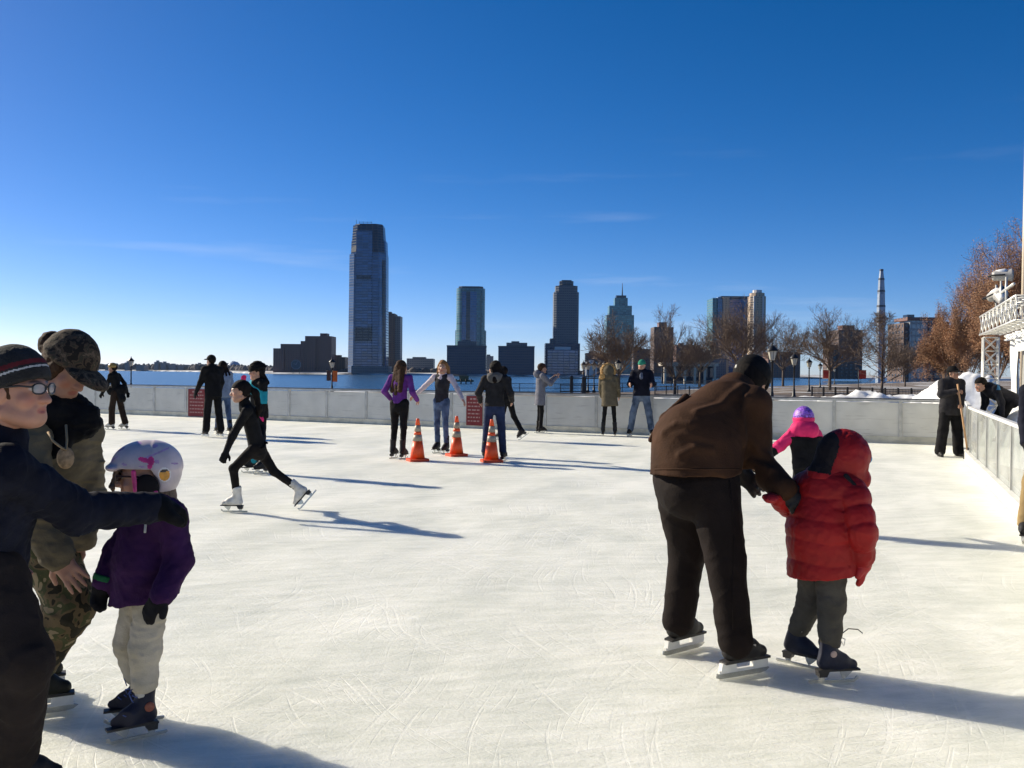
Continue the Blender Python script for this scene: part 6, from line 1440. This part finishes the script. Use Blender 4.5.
def hmats(C):
    q = C - hd; x, y, z = q @ r_, q @ f_, q @ u_; m = np.zeros(len(C), np.int32); near = x < -.02
    # butterfly-like pink print, round orange print with a white rim, mauve swirls toward the top
    a, b = y + .040, z - .070
    m[near & (((a - .016) ** 2 / .022 ** 2 + (b - .012 - .3 * (a - .016)) ** 2 / .010 ** 2 < 1) | ((a + .010) ** 2 / .014 ** 2 + (b - .006) ** 2 / .019 ** 2 < 1) | ((a + .006) ** 2 / .010 ** 2 + (b + .016) ** 2 / .010 ** 2 < 1))] = 1
    rr = np.sqrt((y + .100) ** 2 / 1.0 + ((z - .018) / 1.25) ** 2); m[near & (rr < .024)] = 5; m[near & (rr < .0195)] = 2; m[near & (rr < .0195) & (z > .030)] = 3
    sw = np.sin(y * 70 + 3 * np.sin(z * 60)) * np.sin(z * 95 + y * 30); m[(m == 0) & (sw > .72) & (z > .05)] = 4
    return m
F_.part('helmet', shell, [hd + u_ * .05], .22, [hm, pkm, orm, blk, mau, whp], .004, hmats)
for sx in (-1, 1): F_.part('ear_pad', ell(p_(sx * .083, -.028, -.035), (.020, .050, .058), [r_, f_, u_]), [hd], .14, lin, .005)
F_.part('pink_strap', uni([cap(p_(-.094, .018, .035), p_(-.090, .012, -.045), .010, .010), cap(p_(-.095, .002, -.068), p_(-.090, -.065, -.052), .010, .010)], .0), [hd], .14, pkm, .004)
F_.part('hair', folds(uni([cap(p_(-.045, .088, .035), p_(-.055, .105, -.03), .006, .0045), cap(p_(-.055, .105, -.03), p_(-.05, .100, -.09), .0045, .003), cap(p_(-.02, .098, .035), p_(-.03, .122, -.03), .006, .004), cap(p_(0, -.06, -.04), p_(.0, -.09, -.13), .07, .05), cap(p_(.055, .03, .02), p_(.06, .03, -.10), .02, .01)], .012), .004, 160, 3), [hd], .20, mat('light_brown_hair', (.13, .075, .04), .5, .45, 6, bump=.5, bscale=60, stretch=(14, 14, 1)), .0045)
F_.part('sunglasses', uni([ell(p_(sx * .031, .088, .012), (.026, .014, .022), [r_, f_, u_]) for sx in (-1, 1)] + [cap(p_(sx * .055, .08, .016), p_(sx * .078, .0, .012), .005, .004) for sx in (-1, 1)], .004), [hd + f_ * .08], .12, mat('dark_sunglass', (.03, .012, .012), .15), .004)
bbt = leather('navy_black_boot', (.015, .016, .030), .5)
for q in 'lr': skate(F_, J['an' + q], J['t' + q], V3(0, 0, 1), bs, bbt, 'figure', shin=J['kn' + q] - J['an' + q], res=.005, lace=mat('blue_lace', (.05, .09, .28), .7), cuff=.13)
nb_ = [o for o in F_.root.children if o.name.startswith('boot')][0]; r2, f2, u2 = frame(J['tl'], V3(0, 0, 1)); bd = MB().lathe([(.002, 0), (.020, .001), (.019, .005), (.002, .006)], 14).build('badge', mat('rust_badge', (.30, .09, .05), .6), nb_, J['anl'] - r2 * .042 - f2 * .012 + u2 * .01 - F_.o); bd.rotation_euler = Vector(-r2).to_track_quat('Z', 'Y').to_euler()

# ---- woman in olive jacket and camouflage
F_ = Fig(ground(40, 714), 'woman in camouflage cap and trousers, olive jacket and black scarf behind the boy', .0065)
tf_ = nrm_((.87, .42, 0)); toe = ground(77, 709); bs = 1.0; g1 = toe - tf_ * .20
J = dict(pel=at(38, 512, 4.22), ch=at(48, 452, 4.12), nk=at(57, 413, 4.05), hd=at(67, 368, 4.0), shr=at(26, 436, 3.92), shl=at(80, 432, 4.24), elr=at(36, 515, 3.86), wrr=at(58, 556, 3.84), ell=at(86, 492, 4.28), wrl=at(80, 538, 4.12), hipr=at(36, 522, 4.13), hipl=at(42, 522, 4.30),
         anr=g1 + V3(0, 0, SOLE), anl=g1 + V3(-.16, .26, SOLE), hf=nrm_((.74, -.32, -.60)), hu=nrm_((.58, -.12, .82)), tr=tf_, tl=tf_)
J['knr'] = ik(J['hipr'], J['anr'], .40, .38, V3(.9, -.2, 0)); J['knl'] = ik(J['hipl'], J['anl'], .40, .38, V3(.9, -.2, 0)); finish(J, (.88, -.40, 0), 1.62)
F_.skin = skin('skin_pale', (.36, .18, .115))
F_.part('body', body_fn(J, .95, (dict(d=V3(-.5, -.55, -.7), n=V3(.3, -.9, .3), curl=.45), dict(d=V3(.62, -.1, -.75), n=V3(.25, -.95, .1), curl=.16, thumb=1, s=1.02, spread=.16))), all_pts(J), .16, F_.skin, .0055, mask=face_mask(J['hd'], J['hf'], J['hu'], 1.0))
def camo_mat(name, cols, sc_):
    m = bpy.data.materials.new(name); m.use_nodes = True; n, l = m.node_tree.nodes, m.node_tree.links; b = n['Principled BSDF']; b.inputs['Roughness'].default_value = .9; b.inputs['Specular IOR Level'].default_value = .2
    t = n.new('ShaderNodeTexCoord'); z = n.new('ShaderNodeTexNoise'); z.inputs['Scale'].default_value = sc_; z.inputs['Detail'].default_value = 2; z.inputs['Distortion'].default_value = .6; l.new(t.outputs['Object'], z.inputs['Vector'])
    rp = n.new('ShaderNodeValToRGB'); rp.color_ramp.interpolation = 'CONSTANT'; e = rp.color_ramp.elements; e[0].color = (*cols[0], 1); e[1].position = .44; e[1].color = (*cols[1], 1)
    for p, c in ((.52, cols[2]), (.60, cols[3])): x = e.new(p); x.color = (*c, 1)
    l.new(z.outputs['Fac'], rp.inputs['Fac']); l.new(rp.outputs[0], b.inputs['Base Color'])
    z2 = n.new('ShaderNodeTexNoise'); z2.inputs['Scale'].default_value = 260; l.new(t.outputs['Object'], z2.inputs['Vector']); bp = n.new('ShaderNodeBump'); bp.inputs['Strength'].default_value = .25; bp.inputs['Distance'].default_value = .01; l.new(z2.outputs['Fac'], bp.inputs['Height']); l.new(bp.outputs[0], b.inputs['Normal'])
    return m
camo = camo_mat('woodland_camouflage', ((.025, .022, .014), (.12, .085, .045), (.065, .068, .030), (.25, .19, .11)), 13); camo2 = camo_mat('dark_camouflage', ((.022, .017, .013), (.085, .056, .036), (.05, .042, .027), (.13, .09, .06)), 34)
F_.part('trousers', folds(trousers_fn(J, .97, thigh=.112, knee=.10, hemr=.085, top=.1, girth=1.1, end=.82), .010, 32, 15, (1, 1, 1.1)), [J[k] for k in ('hipl', 'hipr', 'knl', 'knr', 'anl', 'anr', 'pel')], .24, camo)
olj = cloth('olive_canvas', (.125, .100, .062), .16, 7, col2=(.15, .12, .075))
F_.part('jacket', folds(jacket_fn(J, .97, hem=.22, arm=.078, cuff=.064, girth=1.02, fat=.030, flare=1.05, depth=1.2), .012, 40, 21), [J[k] for k in ('pel', 'ch', 'nk', 'shl', 'shr', 'ell', 'elr', 'wrl', 'wrr')] + [J['pel'] - V3(0, 0, .24)], .26, olj)
r_, f_, u_ = frame(J['hf'], J['hu']); hd = J['hd']; p_ = lambda x, y, z: hd + r_ * x + f_ * y + u_ * z
nk = J['nk']
F_.part('scarf', folds(uni([cap(nk + V3(.02, -.09, .01), nk + V3(.11, .0, -.03), .06, .065), cap(nk + V3(.11, 0, -.03), nk + V3(.03, .09, .02), .065, .06), cap(nk + V3(-.08, 0, .03), nk + V3(.02, -.09, .01), .06, .06), cap(nk + V3(.08, -.05, -.06), nk + V3(.03, -.09, -.15), .06, .035), cap(nk + V3(-.02, 0, 0), nk + V3(.03, 0, .04), .07, .07)], .04), .010, 70, 5), [nk], .28, black_k)
F_.part('hair', folds(uni([hair_short(J, 1.0, .012), ell(p_(0, -.135, .03), (.055, .05, .055), [r_, f_, u_]), cap(p_(-.07, .02, .01), p_(-.075, -.02, -.09), .025, .02), cap(p_(.07, .02, .01), p_(.075, -.02, -.09), .025, .02)], .03), .005, 120, 5), [hd], .24, brownhair)
F_.part('cap', folds(uni([inter(ell(p_(0, -.012, .048), (.103, .122, .118), [r_, f_, u_]), half(p_(0, 0, .034), -u_)), inter(cap(p_(0, -.012, .042), p_(0, -.010, .044), .112, .112, (u_, 4.)), half(p_(0, 0, .02), -u_))], .02), .0025, 110, 5), [hd + u_ * .05], .22, camo2, .006)
F_.part('cap_brim', sub(inter(ell(p_(0, .105, .035), (.090, .105, .030), [r_, f_, u_]), half(p_(0, .06, 0), -f_)), ell(p_(0, .10, .022), (.088, .103, .030), [r_, f_, u_]), .004), [p_(0, .1, .03)], .16, camo2, .004)
md = at(65.5, 458, 3.80); dr = nrm_(-md + V3(0, 0, 1.5) + V3(.6, 0, 0)); mo = MB().lathe([(.002, -.005), (.030, -.005), (.033, 0), (.030, .005), (.002, .005)], 18, sy=1.35).build('pendant', mat('carved_wood', (.40, .24, .11), .6, .35, 60), F_.root, md - F_.o); mo.rotation_euler = Vector(dr).to_track_quat('Z', 'Y').to_euler()
MB().tube([at(48, 432, 3.82), at(53, 441, 3.80), at(62, 448, 3.79), at(66, 450, 3.79), at(67, 440, 3.82), at(66, 425, 3.86)], .005, 6).build('cord', mat('tan_cord', (.36, .24, .12), .8), F_.root, off=F_.o)
for q in 'lr': skate(F_, J['an' + q], J['t' + q], V3(0, 0, 1), bs, leather('dark_green_boot', (.018, .018, .013), .5), 'hockey', shin=J['kn' + q] - J['an' + q], res=.006, lace=lace_w, cuff=.13)

# ---- boy in the striped beanie
F_ = Fig(V3(-1.66, 3.12, 0), 'boy in striped dark beanie and glasses reaching out a gloved hand at the left edge', .0065)
J = dict(pel=at(-24, 570, 3.22), ch=at(-12, 500, 3.20), nk=at(-3, 447, 3.17), hd=at(17, 391, 3.15), shr=at(6, 470, 3.06), shl=at(-22, 468, 3.34), elr=at(78, 513, 3.30), wrr=at(147, 508, 3.52), ell=at(-40, 530, 3.40), wrl=at(0, 560, 3.45), hipr=at(-14, 585, 3.14), hipl=at(-34, 585, 3.30),
         hf=nrm_((.98, -.14, -.06)), hu=nrm_((.03, 0, 1)), tr=nrm_((.85, .5, 0)), tl=nrm_((.7, .7, 0)))
J['anr'] = at(10, 760, 3.20); J['anr'][2] = SOLE; J['anl'] = J['anr'] + V3(-.22, .32, 0); J['knr'] = at(22, 662, 3.08); J['anl'] = J['anr'] + V3(-.30, .22, 0); J['knl'] = at(-22, 664, 3.34); finish(J, (.86, .45, 0), 1.5)
F_.skin = skin('skin_fair', (.44, .215, .14))
F_.part('body', body_fn(J, .88, (dict(curl=.4), None), head_s=.98), all_pts(J), .16, F_.skin, .0045, mask=face_mask(J['hd'], J['hf'], J['hu'], .98))
F_.part('trousers', folds(trousers_fn(J, .9, thigh=.120, knee=.100, hemr=.092, top=.1, girth=1.15, end=.86), .009, 28, 25, (1, 1, .9)), [J[k] for k in ('hipl', 'hipr', 'knl', 'knr', 'anl', 'anr', 'pel')], .24, cloth('charcoal_brown_trousers', (.022, .0165, .015), .2, 7))
F_.part('jacket', folds(jacket_fn(J, .9, hem=.12, arm=.076, cuff=.060, girth=1.08, fat=.03, depth=1.2, neck=.08, sleeve=1.08), .010, 44, 31), [J[k] for k in ('pel', 'ch', 'nk', 'shl', 'shr', 'ell', 'elr', 'wrl', 'wrr')] + [J['pel'] - V3(0, 0, .14)], .26, navy_c)
F_.part('collar', folds(cap(J['nk'] - V3(0, 0, .05), J['nk'] + V3(.015, 0, .025), .095, .080), .005, 70, 3), [J['nk']], .17, navy_c)
dg = nrm_(J['wrr'] - J['elr']); dg = nrm_(dg + V3(.15, .15, -.05))
F_.part('glove', uni([hand_prims(J['wrr'] + dg * .02, dg, V3(0, -.45, .9), 1.0, .55, 1, .012, .02), cap(J['wrr'] - dg * .01, J['wrr'] + dg * .05, .052, .05)], .02), [J['wrr'], J['wrr'] + dg * .22], .12, black_k, .006)
r_, f_, u_ = frame(J['hf'], J['hu']); hd = J['hd']; p_ = lambda x, y, z: hd + (r_ * x + f_ * y + u_ * z) * .98
tt = nrm_(u_ + f_ * -.30)
bd = mat('black_rib_knit', (.016, .015, .015), .95, .3, 30, bump=.5, bscale=160); bmats = [bd, cloth('maroon_stripe', (.12, .018, .022), .2, 30), cloth('white_stripe', (.50, .48, .46), .1, 30)]
def bst(C):
    z = (C - p_(0, .095, .048)) @ nrm_(u_ - f_ * .42)
    m = np.zeros(len(C), np.int32); m[(z > .050) & (z < .066)] = 1; m[(z > .036) & (z < .042)] = 2; return m
F_.part('hat', folds(inter(ell(p_(0, -.012, .036), (.097, .118, .120), [r_, f_, u_]), half(p_(0, .095, .048), -nrm_(u_ - f_ * .42))), .0015, 260, 3), [hd], .20, bmats, .0045, bst)
F_.part('hair', folds(uni([cap(p_(.073, .012, .012), p_(.070, .020, -.022), .010, .006), cap(p_(.07, -.03, .0), p_(.06, -.06, -.05), .025, .03), cap(p_(-.07, -.03, .0), p_(-.06, -.06, -.05), .025, .03)], .01), .003, 180, 3), [hd], .15, brownhair, .005)
gl = mat('dark_glasses_frame', (.02, .02, .022), .3)
fr_ = MB()
for sx in (-1, 1):
    cx = [p_(sx * .034 + .026 * math.cos(t) * 1.0, .112 - abs(sx * .034 + .026 * math.cos(t)) * .22, .012 + .018 * math.copysign(abs(math.sin(t)) ** .7, math.sin(t))) for t in np.linspace(0, 2 * math.pi, 17)]
    fr_.tube(cx, .0028, 5, cap=False); fr_.tube([p_(sx * .060, .100, .018), p_(sx * .078, .06, .020), p_(sx * .083, -.005, .012), p_(sx * .082, -.03, -.005)], .0035, 6)
fr_.tube([p_(.008, .112, .016), p_(0, .116, .020), p_(-.008, .112, .016)], .003, 5); go = fr_.build('glasses', gl, F_.root, off=F_.o)
lensm = bpy.data.materials.new('glasses_lens'); lensm.use_nodes = True; b_ = lensm.node_tree.nodes['Principled BSDF']; b_.inputs['Base Color'].default_value = (.55, .58, .60, 1); b_.inputs['Roughness'].default_value = .05; b_.inputs['Alpha'].default_value = .45
for sx in (-1, 1):
    MB().add([p_(sx * .034, .106, .012)] + [p_(sx * .034 + .026 * math.cos(t), .111 - abs(sx * .034 + .026 * math.cos(t)) * .22, .012 + .018 * math.copysign(abs(math.sin(t)) ** .7, math.sin(t))) for t in np.linspace(0, 2 * math.pi, 16, endpoint=False)], [(0, 1 + i, 1 + (i + 1) % 16) for i in range(16)], True).build('lens', lensm, go, off=F_.o)
for q in 'lr': skate(F_, J['an' + q], J['t' + q], V3(0, 0, 1), .95, bl_boot, 'hockey', shin=J['kn' + q] - J['an' + q], res=.006, lace=lace_w, cuff=.13)

# ================================================================ HAZE over the river
hz = MB().box(-12500, 12500, -300, 14500, -8, 262).build('haze', None)
hm_ = bpy.data.materials.new('pale_haze'); hm_.use_nodes = True
_n, _l = hm_.node_tree.nodes, hm_.node_tree.links; _n.clear()
_v = _n.new('ShaderNodeVolumePrincipled'); _v.inputs['Color'].default_value = (.55, .75, 1.0, 1); _v.inputs['Density'].default_value = 0.000014; _v.inputs['Anisotropy'].default_value = .2
_o = _n.new('ShaderNodeOutputMaterial'); _l.new(_v.outputs[0], _o.inputs['Volume'])
hz.data.materials.append(hm_); tag(hz, 'thin pale winter haze over the river and far shore', 'haze', kind='stuff')
